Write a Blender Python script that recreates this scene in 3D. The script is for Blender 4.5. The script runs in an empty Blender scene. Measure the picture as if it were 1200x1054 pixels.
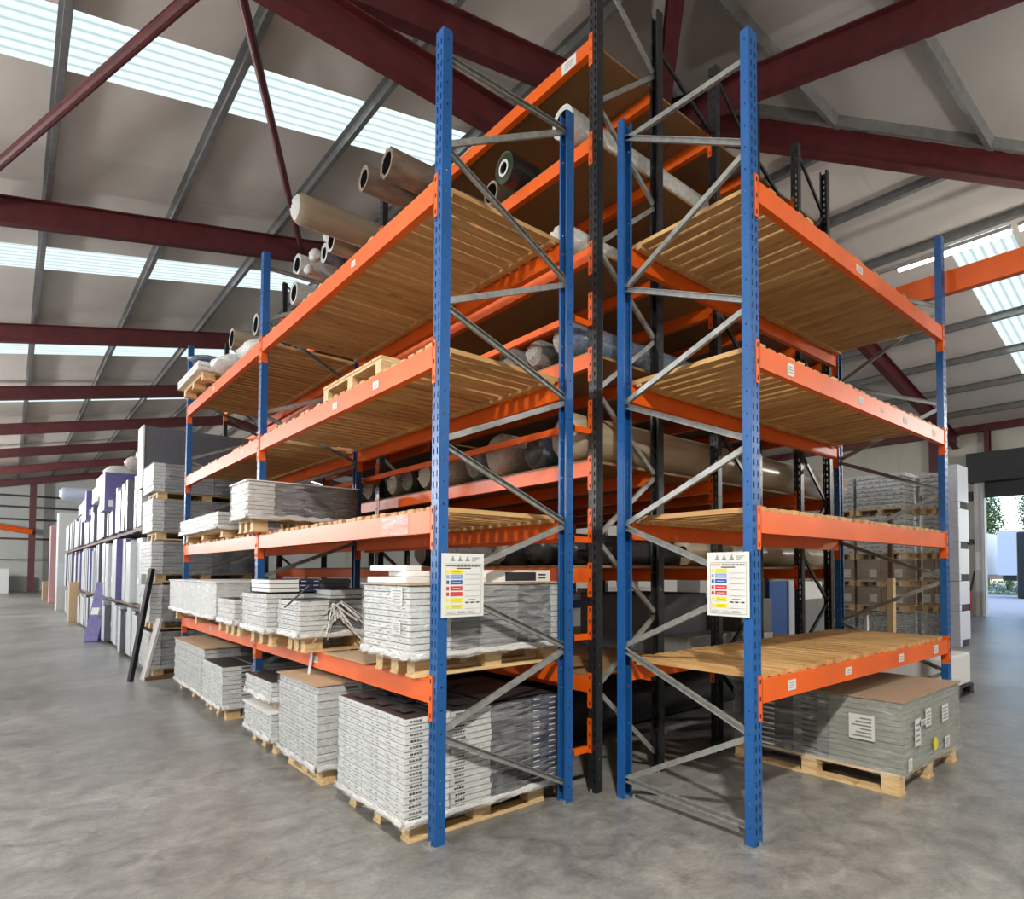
import bpy, math, random
from mathutils import Vector, Matrix, Euler
C = bpy.context.scene.collection
sc = bpy.context.scene
R = random.Random(7)
H = 1.4846            # camera height
WP = {}               # world position of every empty / object made

# ------------------------------------------------------------------ materials
def nodes(name):
    m = bpy.data.materials.new(name); m.use_nodes = True
    nt = m.node_tree; b = nt.nodes['Principled BSDF']
    return m, nt, b
def N(nt, t, **k):
    n = nt.nodes.new(t)
    for a, v in k.items():
        if a in n.inputs: n.inputs[a].default_value = v
        else: setattr(n, a, v)
    return n
def L(nt, a, ao, b, bi): nt.links.new(a.outputs[ao], b.inputs[bi])
def ramp(nt, stops):
    r = nt.nodes.new('ShaderNodeValToRGB'); e = r.color_ramp.elements
    while len(e) < len(stops): e.new(0.5)
    for i, (p, c) in enumerate(stops):
        e[i].position = p; e[i].color = (*c, 1) if len(c) == 3 else c
    return r
def mat(name, col, rough=.5, metal=0, var=0.0, vscale=(8, 8, 8), nscale=1.0, bump=0, spec=.5, detail=4, bdist=.004, coat=0):
    m, nt, b = nodes(name)
    b.inputs['Roughness'].default_value = rough; b.inputs['Metallic'].default_value = metal
    b.inputs['Specular IOR Level'].default_value = spec
    b.inputs['Coat Weight'].default_value = coat
    b.inputs['Base Color'].default_value = (*col, 1)
    if var or bump:
        tc = N(nt, 'ShaderNodeNewGeometry')
        mp = N(nt, 'ShaderNodeMapping'); mp.inputs['Scale'].default_value = vscale
        no = N(nt, 'ShaderNodeTexNoise', Scale=nscale, Detail=detail)
        L(nt, tc, 'Position', mp, 'Vector'); L(nt, mp, 0, no, 'Vector')
        if var:
            lo = tuple(max(0, c * (1 - var)) for c in col); hi = tuple(min(1, c * (1 + var)) for c in col)
            r = ramp(nt, [(.3, lo), (.7, hi)]); L(nt, no, 0, r, 0); L(nt, r, 0, b, 'Base Color')
        if bump:
            bp = N(nt, 'ShaderNodeBump', Strength=bump, Distance=bdist); L(nt, no, 0, bp, 'Height'); L(nt, bp, 0, b, 'Normal')
    return m
M = {}
def paint(name, col, dirt, rough=.38, chips=.62):
    m, nt, b = nodes(name)
    g = N(nt, 'ShaderNodeNewGeometry')
    n1 = N(nt, 'ShaderNodeTexNoise', Scale=9, Detail=6, Roughness=.7); L(nt, g, 'Position', n1, 'Vector')
    n2 = N(nt, 'ShaderNodeTexNoise', Scale=2.2, Detail=3); L(nt, g, 'Position', n2, 'Vector')
    lo = tuple(c * .82 for c in col)
    r1 = ramp(nt, [(.35, lo), (.65, col)]); L(nt, n2, 0, r1, 0)
    r2 = ramp(nt, [(chips + .06, (0, 0, 0)), (chips + .1, (1, 1, 1))]); L(nt, n1, 0, r2, 0)
    mx = N(nt, 'ShaderNodeMix', data_type='RGBA'); L(nt, r2, 0, mx, 'Factor'); L(nt, r1, 0, mx, 'A')
    mx.inputs['B'].default_value = (*dirt, 1)
    L(nt, mx, 'Result', b, 'Base Color')
    b.inputs['Roughness'].default_value = rough
    return m
M['orange'] = paint('orange paint', (.90, .135, .006), (.35, .08, .03), .42)
M['blue'] = paint('blue paint', (.010, .10, .33), (.03, .08, .16), .36, .64)
M['navy'] = paint('dark slate paint', (.018, .021, .026), (.14, .14, .14), .34, .6)
M['maroon'] = mat('maroon steel', (.105, .016, .018), .5, var=.25, nscale=.5)
M['galv'] = mat('galvanised steel', (.31, .32, .31), .38, .4, .2, nscale=3)
M['galvp'] = mat('galvanised purlin', (.30, .30, .295), .36, .5, .15, nscale=.8)
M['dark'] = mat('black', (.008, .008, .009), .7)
def wood(name, c1, c2, stretch, rough=.6):
    m, nt, b = nodes(name)
    g = N(nt, 'ShaderNodeNewGeometry'); mp = N(nt, 'ShaderNodeMapping'); mp.inputs['Scale'].default_value = stretch
    n = N(nt, 'ShaderNodeTexNoise', Scale=4, Detail=8, Roughness=.62, Distortion=.15)
    L(nt, g, 'Position', mp, 0); L(nt, mp, 0, n, 'Vector')
    n2 = N(nt, 'ShaderNodeTexNoise', Scale=9, Detail=2); L(nt, g, 'Position', n2, 'Vector')
    r = ramp(nt, [(.3, c1), (.52, tuple((a + b_) / 2 for a, b_ in zip(c1, c2))), (.7, c2)]); L(nt, n, 0, r, 0)
    r2 = ramp(nt, [(.66, (1, 1, 1)), (.74, (.45, .3, .2))]); L(nt, n2, 0, r2, 0)
    mx = N(nt, 'ShaderNodeMix', data_type='RGBA', blend_type='MULTIPLY'); mx.inputs['Factor'].default_value = .6
    L(nt, r, 0, mx, 'A'); L(nt, r2, 0, mx, 'B'); L(nt, mx, 'Result', b, 'Base Color')
    bp = N(nt, 'ShaderNodeBump', Strength=.25, Distance=.003); L(nt, n, 0, bp, 'Height'); L(nt, bp, 0, b, 'Normal')
    b.inputs['Roughness'].default_value = rough
    return m
def slatwood(name, c1, c2, axis, pitch):
    m, nt, b = nodes(name)
    g = N(nt, 'ShaderNodeNewGeometry'); mp = N(nt, 'ShaderNodeMapping'); mp.inputs['Scale'].default_value = (.8, 9, 9) if axis == 1 else (9, .8, 9)
    n = N(nt, 'ShaderNodeTexNoise', Scale=3, Detail=5, Roughness=.55, Distortion=.1)
    L(nt, g, 'Position', mp, 0); L(nt, mp, 0, n, 'Vector')
    sp = N(nt, 'ShaderNodeSeparateXYZ'); L(nt, g, 'Position', sp, 0)
    mu = N(nt, 'ShaderNodeMath', operation='MULTIPLY'); L(nt, sp, axis, mu, 0); mu.inputs[1].default_value = 1 / pitch
    fl = N(nt, 'ShaderNodeMath', operation='FLOOR'); L(nt, mu, 0, fl, 0)
    wn_ = N(nt, 'ShaderNodeTexWhiteNoise', noise_dimensions='1D'); L(nt, fl, 0, wn_, 'W')
    md = N(nt, 'ShaderNodeMath', operation='MULTIPLY_ADD'); L(nt, wn_, 0, md, 0); md.inputs[1].default_value = .3; L(nt, n, 0, md, 2)
    r = ramp(nt, [(.35, c1), (.95, c2)]); L(nt, md, 0, r, 0)
    n2 = N(nt, 'ShaderNodeTexNoise', Scale=9, Detail=2); L(nt, g, 'Position', n2, 'Vector')
    r2 = ramp(nt, [(.68, (1, 1, 1)), (.76, (.4, .28, .2))]); L(nt, n2, 0, r2, 0)
    mx = N(nt, 'ShaderNodeMix', data_type='RGBA', blend_type='MULTIPLY'); mx.inputs['Factor'].default_value = .6
    L(nt, r, 0, mx, 'A'); L(nt, r2, 0, mx, 'B'); L(nt, mx, 'Result', b, 'Base Color'); b.inputs['Roughness'].default_value = .6
    return m
M['slatX'] = slatwood('slat pine across', (.40, .215, .07), (.70, .45, .19), 1, .1179)
M['slatY'] = slatwood('slat pine along', (.40, .215, .07), (.70, .45, .19), 0, .1104)
M['palX'] = wood('pallet pine', (.55, .36, .16), (.88, .66, .36), (1.5, 12, 12))
M['palY'] = wood('pallet pine long', (.55, .36, .16), (.88, .66, .36), (12, 1.5, 12))
M['chip'] = mat('chipboard', (.30, .17, .075), .75, var=.25, nscale=30, bump=.2)
M['kraft'] = mat('kraft cardboard', (.46, .33, .20), .75, var=.12, nscale=5)
M['brownbox'] = mat('brown carton', (.36, .26, .175), .7, var=.15, nscale=6)
M['label'] = mat('paper label', (.72, .73, .71), .6)
M['white'] = mat('white board', (.80, .80, .78), .45)
M['black'] = mat('black print', (.02, .02, .022), .5)
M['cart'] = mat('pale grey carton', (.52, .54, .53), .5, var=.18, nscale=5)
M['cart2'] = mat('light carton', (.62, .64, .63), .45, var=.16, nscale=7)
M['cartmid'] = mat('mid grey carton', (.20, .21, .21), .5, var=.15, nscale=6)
M['cartdark'] = mat('charcoal printed carton', (.075, .078, .09), .45, var=.3, nscale=12)
M['cartnavy'] = mat('navy printed carton', (.02, .025, .06), .4)
M['cartgreen'] = mat('grey green carton', (.29, .31, .27), .5, var=.12, nscale=5)
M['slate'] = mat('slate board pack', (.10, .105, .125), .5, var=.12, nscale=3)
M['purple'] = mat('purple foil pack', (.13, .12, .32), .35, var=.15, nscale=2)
M['palewrap'] = mat('pale wrapped pack', (.56, .60, .63), .35, var=.15, nscale=6, bump=.3)
M['pink'] = mat('pink sheet pack', (.48, .27, .28), .5, var=.2, nscale=3)
M['tan'] = mat('tan wrapped roll', (.38, .31, .215), .3, var=.15, vscale=(1, 8, 8), nscale=2)
M['brownroll'] = mat('brown wrapped roll', (.27, .21, .165), .5, var=.3, vscale=(2, 5, 5), nscale=3, bump=.3)
M['greyroll'] = mat('grey felt roll', (.20, .20, .19), .6, var=.3, nscale=6, bump=.4)
M['whiteroll'] = mat('white plastic roll', (.62, .62, .60), .25, var=.15, nscale=4, bump=.3)
M['greenroll'] = mat('green backed roll', (.02, .035, .012), .4, var=.2, nscale=5)
M['blueroll'] = mat('blue film roll', (.13, .17, .235), .25, var=.35, nscale=5, bump=.4)
M['blackroll'] = mat('dark roll', (.03, .03, .033), .35, var=.2, nscale=4)
M['crumple'] = mat('crumpled clear wrap', (.42, .38, .34), .22, var=.45, nscale=14, bump=1.0, bdist=.012, detail=8)
M['crumplew'] = mat('crumpled white wrap', (.70, .69, .66), .3, var=.2, nscale=14, bump=1.0, bdist=.01, detail=8)
M['red'] = mat('red plastic', (.45, .02, .02), .4)
M['bluebox'] = mat('blue print', (.02, .09, .32), .45)
M['rust'] = mat('rusty brown steel', (.11, .045, .03), .65, var=.4, nscale=8)
M['bluewrap'] = mat('bluish white wrap', (.66, .70, .80), .25, var=.1, nscale=4, bump=.3)
M['litfront'] = mat('bluish white pack front', (.56, .60, .65), .35, var=.15, nscale=5)
M['tape'] = mat('clear tape', (.75, .72, .74), .2, bump=.5, nscale=20)
# stretch film: mostly see-through, its highlights painted as pale opaque streaks
def film(name, base, hi, tint):
    m = bpy.data.materials.new(name); m.use_nodes = True; nt = m.node_tree; nt.nodes.clear()
    o = N(nt, 'ShaderNodeOutputMaterial'); t = N(nt, 'ShaderNodeBsdfTransparent')
    p = N(nt, 'ShaderNodeBsdfPrincipled'); p.inputs['Base Color'].default_value = (*tint, 1); p.inputs['Roughness'].default_value = .16
    p.inputs['Specular IOR Level'].default_value = .9
    g = N(nt, 'ShaderNodeNewGeometry'); mp = N(nt, 'ShaderNodeMapping'); mp.inputs['Scale'].default_value = (3, 3, 14)
    mp.inputs['Rotation'].default_value = (.25, .2, 0)
    n = N(nt, 'ShaderNodeTexNoise', Scale=2.0, Detail=4, Roughness=.55, Distortion=1.0)
    L(nt, g, 'Position', mp, 0); L(nt, mp, 0, n, 'Vector')
    r = ramp(nt, [(.42, (base,) * 3), (.75, (hi,) * 3)]); L(nt, n, 0, r, 0)
    bp = N(nt, 'ShaderNodeBump', Strength=.6, Distance=.02); L(nt, n, 0, bp, 'Height'); L(nt, bp, 0, p, 'Normal')
    mx = N(nt, 'ShaderNodeMixShader'); L(nt, r, 0, mx, 0); nt.links.new(t.outputs[0], mx.inputs[1]); nt.links.new(p.outputs[0], mx.inputs[2])
    nt.links.new(mx.outputs[0], o.inputs[0])
    return m
M['film'] = film('stretch film', .04, .42, (.75, .76, .78))
M['filmthick'] = film('thick stretch film', .1, .5, (.78, .79, .80))

# concrete floor
def floor_mat():
    m, nt, b = nodes('polished concrete')
    g = N(nt, 'ShaderNodeNewGeometry')
    n1 = N(nt, 'ShaderNodeTexNoise', Scale=.55, Detail=6, Roughness=.6, Distortion=.3); L(nt, g, 'Position', n1, 'Vector')
    n2 = N(nt, 'ShaderNodeTexNoise', Scale=5, Detail=10, Roughness=.72, Distortion=.5); L(nt, g, 'Position', n2, 'Vector')
    n3 = N(nt, 'ShaderNodeTexNoise', Scale=38, Detail=4, Roughness=.6); L(nt, g, 'Position', n3, 'Vector')
    mp = N(nt, 'ShaderNodeMapping'); mp.inputs['Scale'].default_value = (1, 6, 1); mp.inputs['Rotation'].default_value = (0, 0, .5)
    n4 = N(nt, 'ShaderNodeTexNoise', Scale=2.4, Detail=8, Roughness=.75, Distortion=2.0); L(nt, g, 'Position', mp, 0); L(nt, mp, 0, n4, 'Vector')
    r1 = ramp(nt, [(.3, (.17, .168, .160)), (.52, (.275, .272, .258)), (.75, (.40, .394, .374))]); L(nt, n1, 0, r1, 0)
    r2 = ramp(nt, [(.3, (.34, .34, .34)), (.5, (.85, .85, .85)), (.68, (1.3, 1.3, 1.28))]); L(nt, n2, 0, r2, 0)
    r3 = ramp(nt, [(.38, (.88, .88, .88)), (.6, (1.06, 1.06, 1.06))]); L(nt, n3, 0, r3, 0)
    r4 = ramp(nt, [(.25, (.8, .8, .8)), (.45, (1, 1, 1)), (.60, (1, 1, 1)), (.80, (1.18, 1.18, 1.18))]); L(nt, n4, 0, r4, 0)
    prev = r1
    for r in (r2, r3, r4):
        mx = N(nt, 'ShaderNodeMix', data_type='RGBA', blend_type='MULTIPLY'); mx.inputs['Factor'].default_value = .8
        if prev is r1: L(nt, prev, 0, mx, 'A')
        else: L(nt, prev, 'Result', mx, 'A')
        L(nt, r, 0, mx, 'B'); prev = mx
    L(nt, prev, 'Result', b, 'Base Color')
    rr = ramp(nt, [(.3, (.27,) * 3), (.7, (.44,) * 3)]); L(nt, n2, 0, rr, 0); L(nt, rr, 0, b, 'Roughness')
    bp = N(nt, 'ShaderNodeBump', Strength=.12, Distance=.004); L(nt, n2, 0, bp, 'Height'); L(nt, bp, 0, b, 'Normal')
    b.inputs['Specular IOR Level'].default_value = .55
    return m
M['floor'] = floor_mat()
# ribbed sheet: axis 0 = ribs repeat along X, 1 = along Y
def ribbed(name, col, axis, pitch, depth=.15, rough=.55):
    m, nt, b = nodes(name)
    g = N(nt, 'ShaderNodeNewGeometry'); s = N(nt, 'ShaderNodeSeparateXYZ'); L(nt, g, 'Position', s, 0)
    mu = N(nt, 'ShaderNodeMath', operation='MULTIPLY'); L(nt, s, axis, mu, 0); mu.inputs[1].default_value = 1 / pitch
    fr = N(nt, 'ShaderNodeMath', operation='FRACT'); L(nt, mu, 0, fr, 0)
    r = ramp(nt, [(0, (0, 0, 0)), (.06, (1, 1, 1)), (.94, (1, 1, 1)), (1, (0, 0, 0))]); L(nt, fr, 0, r, 0)
    bp = N(nt, 'ShaderNodeBump', Strength=depth, Distance=.02); L(nt, r, 0, bp, 'Height'); L(nt, bp, 0, b, 'Normal')
    n = N(nt, 'ShaderNodeTexNoise', Scale=1.2, Detail=6); L(nt, g, 'Position', n, 'Vector')
    rc = ramp(nt, [(.3, tuple(c * .9 for c in col)), (.7, col)]); L(nt, n, 0, rc, 0); L(nt, rc, 0, b, 'Base Color')
    b.inputs['Roughness'].default_value = rough
    return m
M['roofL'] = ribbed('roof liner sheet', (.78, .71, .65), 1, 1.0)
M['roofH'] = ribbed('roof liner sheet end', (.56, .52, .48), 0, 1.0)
M['wallR'] = ribbed('wall cladding', (.60, .57, .49), 1, .9, .3)
M['wallE'] = ribbed('end wall cladding', (.66, .67, .63), 0, .9, .3)
def skylight_mat():
    m = bpy.data.materials.new('translucent rooflight'); m.use_nodes = True; nt = m.node_tree; nt.nodes.clear()
    o = N(nt, 'ShaderNodeOutputMaterial'); e = N(nt, 'ShaderNodeEmission')
    g = N(nt, 'ShaderNodeNewGeometry'); s = N(nt, 'ShaderNodeSeparateXYZ'); L(nt, g, 'Position', s, 0)
    mu = N(nt, 'ShaderNodeMath', operation='MULTIPLY'); L(nt, s, 1, mu, 0); mu.inputs[1].default_value = 1 / .19
    fr = N(nt, 'ShaderNodeMath', operation='FRACT'); L(nt, mu, 0, fr, 0)
    r = ramp(nt, [(0, (.42, .56, .58)), (.12, (.62, .74, .75)), (.3, (.82, .95, .95)), (.75, (.78, .92, .92)), (.9, (.56, .70, .72)), (1, (.42, .56, .58))]); L(nt, fr, 0, r, 0)
    L(nt, r, 0, e, 'Color'); e.inputs['Strength'].default_value = SKY_E
    nt.links.new(e.outputs[0], o.inputs[0]); return m
SKY_E = .98
M['skylight'] = skylight_mat()
def emis(name, col, s):
    m = bpy.data.materials.new(name); m.use_nodes = True; nt = m.node_tree; nt.nodes.clear()
    o = N(nt, 'ShaderNodeOutputMaterial'); e = N(nt, 'ShaderNodeEmission', Strength=s); e.inputs['Color'].default_value = (*col, 1)
    nt.links.new(e.outputs[0], o.inputs[0]); return m
M['tube'] = emis('lit fluorescent tube', (1, .93, .78), 9)
M['lampface'] = emis('lit lamp lens', (1, .96, .88), 12)
M['lampcase'] = mat('lamp casing', (.5, .5, .5), .4)
M['foliage'] = mat('foliage', (.10, .17, .05), .8, var=.5, nscale=6, bump=1)
M['grass'] = mat('rough grass', (.14, .17, .07), .9, var=.4, nscale=12, bump=1)
M['tarmac'] = mat('pale yard concrete', (.42, .43, .45), .8, var=.15, nscale=1)
M['trailer'] = mat('white trailer', (.50, .56, .66), .4)
M['yell'] = mat('yellow print', (.80, .72, .02), .5)
M['blu'] = mat('blue sign print', (.02, .09, .42), .5)
M['lblu'] = mat('pale blue print', (.25, .36, .68), .5)
M['rd'] = mat('red print', (.62, .03, .05), .5)
M['gry'] = mat('grey print', (.25, .27, .29), .5)

# ------------------------------------------------------------------ mesh helper
class MB:
    def __init__(s): s.v = []; s.f = []; s.m = []
    def add(s, vs, fs, mi=0):
        o = len(s.v); s.v += [tuple(v) for v in vs]
        for f in fs: s.f.append([i + o for i in f]); s.m.append(mi)
    def box(s, x0, x1, y0, y1, z0, z1, mi=0):
        s.add([(x0, y0, z0), (x1, y0, z0), (x1, y1, z0), (x0, y1, z0), (x0, y0, z1), (x1, y0, z1), (x1, y1, z1), (x0, y1, z1)],
              [(0, 3, 2, 1), (4, 5, 6, 7), (0, 1, 5, 4), (1, 2, 6, 5), (2, 3, 7, 6), (3, 0, 4, 7)], mi)
    def bar(s, p, q, w, d, up=(0, 0, 1), mi=0):
        p = Vector(p); q = Vector(q); a = (q - p).normalized(); u = Vector(up); u = (u - a * u.dot(a)).normalized(); r = a.cross(u)
        vs = []
        for e in (p, q):
            for i, j in ((-1, -1), (1, -1), (1, 1), (-1, 1)): vs.append(e + r * (i * w / 2) + u * (j * d / 2))
        s.add(vs, [(0, 1, 2, 3), (7, 6, 5, 4), (0, 4, 5, 1), (1, 5, 6, 2), (2, 6, 7, 3), (3, 7, 4, 0)], mi)
    def chan(s, p, q, w, d, face, t=.003, mi=0):      # C channel, web faces `face`
        p = Vector(p); q = Vector(q); a = (q - p).normalized(); n = Vector(face); n = (n - a * n.dot(a)).normalized(); r = a.cross(n)
        s.bar(p, q, w, t, n, mi)
        for k in (-1, 1):
            o = r * (k * (w / 2 - t / 2)) - n * (d / 2)
            s.bar(p + o, q + o, t, d, n, mi)
    def beam(s, p, q, w, d, up=(0, 0, 1), tf=.02, tw=.012, mi=0):    # I beam
        p = Vector(p); q = Vector(q); a = (q - p).normalized(); u = Vector(up); u = (u - a * u.dot(a)).normalized()
        s.bar(p, q, tw, d, u, mi)
        for k in (-1, 1): s.bar(p + u * k * (d / 2 - tf / 2), q + u * k * (d / 2 - tf / 2), w, tf, u, mi)
    def cyl(s, p, q, r, n=12, mi=0, r2=None, cap=True):
        p = Vector(p); q = Vector(q); a = (q - p).normalized(); u = a.orthogonal().normalized(); w = a.cross(u); r2 = r if r2 is None else r2
        vs = [e + (u * math.cos(t) + w * math.sin(t)) * rr for e, rr in ((p, r), (q, r2)) for t in [2 * math.pi * i / n for i in range(n)]]
        fs = [(i, (i + 1) % n, n + (i + 1) % n, n + i) for i in range(n)]
        if cap: fs += [tuple(range(n - 1, -1, -1)), tuple(range(n, 2 * n))]
        s.add(vs, fs, mi)
    def quad(s, a, b, c, d, mi=0): s.add([a, b, c, d], [(0, 1, 2, 3)], mi)
    def mesh(s, name, mats, org=(0, 0, 0), smooth=False):
        me = bpy.data.meshes.new(name)
        ox, oy, oz = org
        me.from_pydata([(x - ox, y - oy, z - oz) for x, y, z in s.v], [], s.f)
        for k in mats: me.materials.append(M[k])
        me.polygons.foreach_set('material_index', s.m)
        if smooth: me.polygons.foreach_set('use_smooth', [True] * len(s.f))
        me.update(); return me
def link(name, data, parent=None, loc=(0, 0, 0), rot=None, **props):
    o = bpy.data.objects.new(name, data); C.objects.link(o)
    loc = Vector(loc)
    WP[o] = loc.copy()
    if parent is not None: o.parent = parent; o.location = loc - WP[parent]
    else: o.location = loc
    if rot: o.rotation_euler = rot
    for k, v in props.items(): o[k] = v
    return o
def thing(name, label, cat, loc, group=None, kind=None):
    o = link(name, None, None, loc, label=label, category=cat); o.empty_display_size = .2
    if group: o['group'] = group
    if kind: o['kind'] = kind
    return o
def part(name, mb, mats, parent, org=None, smooth=False, mods=None, label=None):
    org = WP[parent] if org is None else Vector(org)
    o = link(name, mb.mesh(name, mats, org, smooth), parent, org)
    if label: o['label'] = label
    if mods: mods(o)
    return o
def solo(name, mb, mats, label, cat, org=None, group=None, kind=None, smooth=False, mods=None):
    if org is None:
        n = len(mb.v); org = (sum(v[0] for v in mb.v) / n, sum(v[1] for v in mb.v) / n, min(v[2] for v in mb.v))
    o = link(name, mb.mesh(name, mats, org, smooth), None, org, label=label, category=cat)
    if group: o['group'] = group
    if kind: o['kind'] = kind
    if mods: mods(o)
    return o
def bevel(w, seg=2):
    def f(o):
        b = o.modifiers.new('bevel', 'BEVEL'); b.width = w; b.segments = seg; b.limit_method = 'ANGLE'
    return f
def solid(t):
    def f(o):
        b = o.modifiers.new('solid', 'SOLIDIFY'); b.thickness = t; b.offset = 0
    return f

# ------------------------------------------------------------------ building
XL, XR, XW, YE, YN, YF = -7.5, 8.0, 23.5, 7.0, -8.5, 61.5
S = .22
def PL(x): return 7.85 + S * x           # purlin underside, aisle slope
def PR(x): return 11.37 - S * x          # far slope
def PH(y): return 8.07 + S * y           # hip end slope
def struct(name, mb, mats, label, cat, **k): return solo(name, mb, mats, label, cat, kind='structure', **k)
mb = MB(); mb.box(XL, XW + .1, YN, YF, -.15, 0)
struct('floor', mb, ['floor'], 'polished grey concrete warehouse floor with scuffs and pale patches', 'floor')
# rooflights (Y0, Y1, slope, x0, x1)
LIGHTS = [(9.55, 10.8), (17.05, 18.35), (24.55, 25.8), (32.1, 33.3), (39.6, 40.8), (47.1, 48.3), (54.6, 55.8)]
o20 = .2
def sheet_strip(mb, y0, y1, sl):         # a 3 cm thick liner band of one slope between y0 and y1
    if sl == 'L': a, b, f = XL, XR, PL
    else: a, b, f = XR, XW, PR
    za, zb = f(a) + o20, f(b) + o20
    mb.add([(a, y0, za), (b, y0, zb), (b, y1, zb), (a, y1, za), (a, y0, za + .04), (b, y0, zb + .04), (b, y1, zb + .04), (a, y1, za + .04)],
           [(0, 3, 2, 1), (4, 5, 6, 7), (0, 1, 5, 4), (1, 2, 6, 5), (2, 3, 7, 6), (3, 0, 4, 7)])
mb = MB(); y = YE
for a, b in LIGHTS: sheet_strip(mb, y, a, 'L'); y = b
sheet_strip(mb, y, YF, 'L')
# triangle from the hip to the ridge end
def tri(mb, pts, th=.04):
    n = len(pts); vs = list(pts) + [(x, y, z + th) for x, y, z in pts]
    mb.add(vs, [tuple(range(n - 1, -1, -1)), tuple(range(n, 2 * n))] + [(i, (i + 1) % n, n + (i + 1) % n, n + i) for i in range(n)])
# two rooflights over the near part of the aisle slope, out of the frame
tri(mb, [(XL, YN, PL(XL) + .2), (-1, -2, PL(-1) + .2), (-1, YE, PL(-1) + .2), (XL, YE, PL(XL) + .2)])
tri(mb, [(-1, -2, PL(-1) + .2), (XR, YE, PL(XR) + .2), (-1, YE, PL(-1) + .2)])
struct('ceiling', mb, ['roofL'], 'pale grey liner sheets of the aisle roof slope between maroon rafters', 'ceiling')
mb = MB()
tri(mb, [(XR, YE, PR(XR) + .2), (XW, YN, PR(XW) + .2), (XW, 3.2, PR(XW) + .2), (XR, 3.2 + 0.0, PR(XR) + .2)][:1] + [(XW, YN, PR(XW) + .2), (XW, 3.2, PR(XW) + .2), (11.8, 3.2, PR(11.8) + .2)])
# below the strip 3.2..4.35: fill to skylight start x=14.2, light 14.2..21
def slopequad(mb, x0, x1, y0, y1, f=PR, th=.04):
    tri(mb, [(x0, y0, f(x0) + .2), (x1, y0, f(x1) + .2), (x1, y1, f(x1) + .2), (x0, y1, f(x0) + .2)], th)
tri(mb, [(11.8, 3.2, PR(11.8) + .2), (14.2, 3.2, PR(14.2) + .2), (14.2, 4.35, PR(14.2) + .2), (10.65, 4.35, PR(10.65) + .2)])
slopequad(mb, 21, XW, 3.2, 4.35)
tri(mb, [(10.65, 4.35, PR(10.65) + .2), (XW, 4.35, PR(XW) + .2), (XW, YE, PR(XW) + .2), (XR, YE, PR(XR) + .2)])
y = YE
for a, b in LIGHTS: slopequad(mb, XR, XW, y, a); slopequad(mb, XR, 13, a, b); slopequad(mb, 21, XW, a, b); y = b
slopequad(mb, XR, XW, y, YF)
struct('ceiling', mb, ['roofL'], 'grey liner sheets of the roof slope falling to the loading door wall', 'ceiling')
mb = MB()
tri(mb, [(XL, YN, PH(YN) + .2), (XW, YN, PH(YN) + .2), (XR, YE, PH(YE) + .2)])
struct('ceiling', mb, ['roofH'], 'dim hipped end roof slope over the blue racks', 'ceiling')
wn = 0
def window(mb, label):
    global wn; wn += 1
    struct('window_%d' % wn, mb, ['skylight'], label, 'rooflight')
names = ['nearest and widest', 'second', 'third', 'fourth', 'fifth', 'sixth', 'farthest']
for i, (a, b) in enumerate(LIGHTS):
    mb = MB(); tri(mb, [(XL, a, PL(XL) + .2), (XR, a, PL(XR) + .2), (XR, b, PL(XR) + .2), (XL, b, PL(XL) + .2)])
    window(mb, 'bright translucent rooflight strip over the aisle, %s from the camera' % names[i])
mb = MB(); slopequad(mb, 14.2, 21, 3.2, 4.35); window(mb, 'translucent rooflight in the far slope above the loading door')
for i, (a, b) in enumerate(LIGHTS[:4]):  # unseen glowing strips added to light the area behind the racks
    mb = MB(); slopequad(mb, 13, 21, a, b); window(mb, 'added rooflight strip on the far slope, unseen behind the racks, number %s' % names[i].split()[0])
tn = 0
def trim(mb, mats, label, cat='steel beam', **k):
    global tn; tn += 1
    return struct('trim_%d' % tn, mb, mats, label, cat, **k)
ords = ['nearest', 'second', 'third', 'fourth', 'fifth', 'sixth', 'seventh', 'eighth']
for i in range(8):
    y = YE + 7.5 * i
    mb = MB(); mb.beam((XL, y, PL(XL) - .24), (XR, y, PL(XR) - .24), .2, .46)
    trim(mb, ['maroon'], 'maroon sloping roof rafter over the aisle, %s from the camera' % ords[i])
    mb = MB(); mb.beam((XR, y, PR(XR) - .24), (XW, y, PR(XW) - .24), .2, .46)
    trim(mb, ['maroon'], 'maroon rafter on the slope behind the racks, %s from the camera' % ords[i])
mb = MB(); mb.beam((.0, YE, 7.44 + .22), (16, YE, 7.44 + .22), .22, .44); trim(mb, ['maroon'], 'maroon horizontal tie beam crossing overhead below the nearest rafter')
mb = MB(); mb.beam((XR, YE, PH(YE) - .24), (XW, YN, PH(YN) - .24), .2, .46); trim(mb, ['maroon'], 'maroon hip beam falling to the right above the blue rack')
mb = MB(); mb.beam((XR, YE, PH(YE) - .24), (XL, YN, PH(YN) - .24), .2, .46); trim(mb, ['maroon'], 'maroon hip beam passing overhead beside the tall black upright')
mb = MB(); mb.beam((XR, YE, PH(YE) - .24), (XR, YN, PH(YN) - .24), .2, .46); trim(mb, ['maroon'], 'large maroon rafter rising across the upper right corner')
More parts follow.
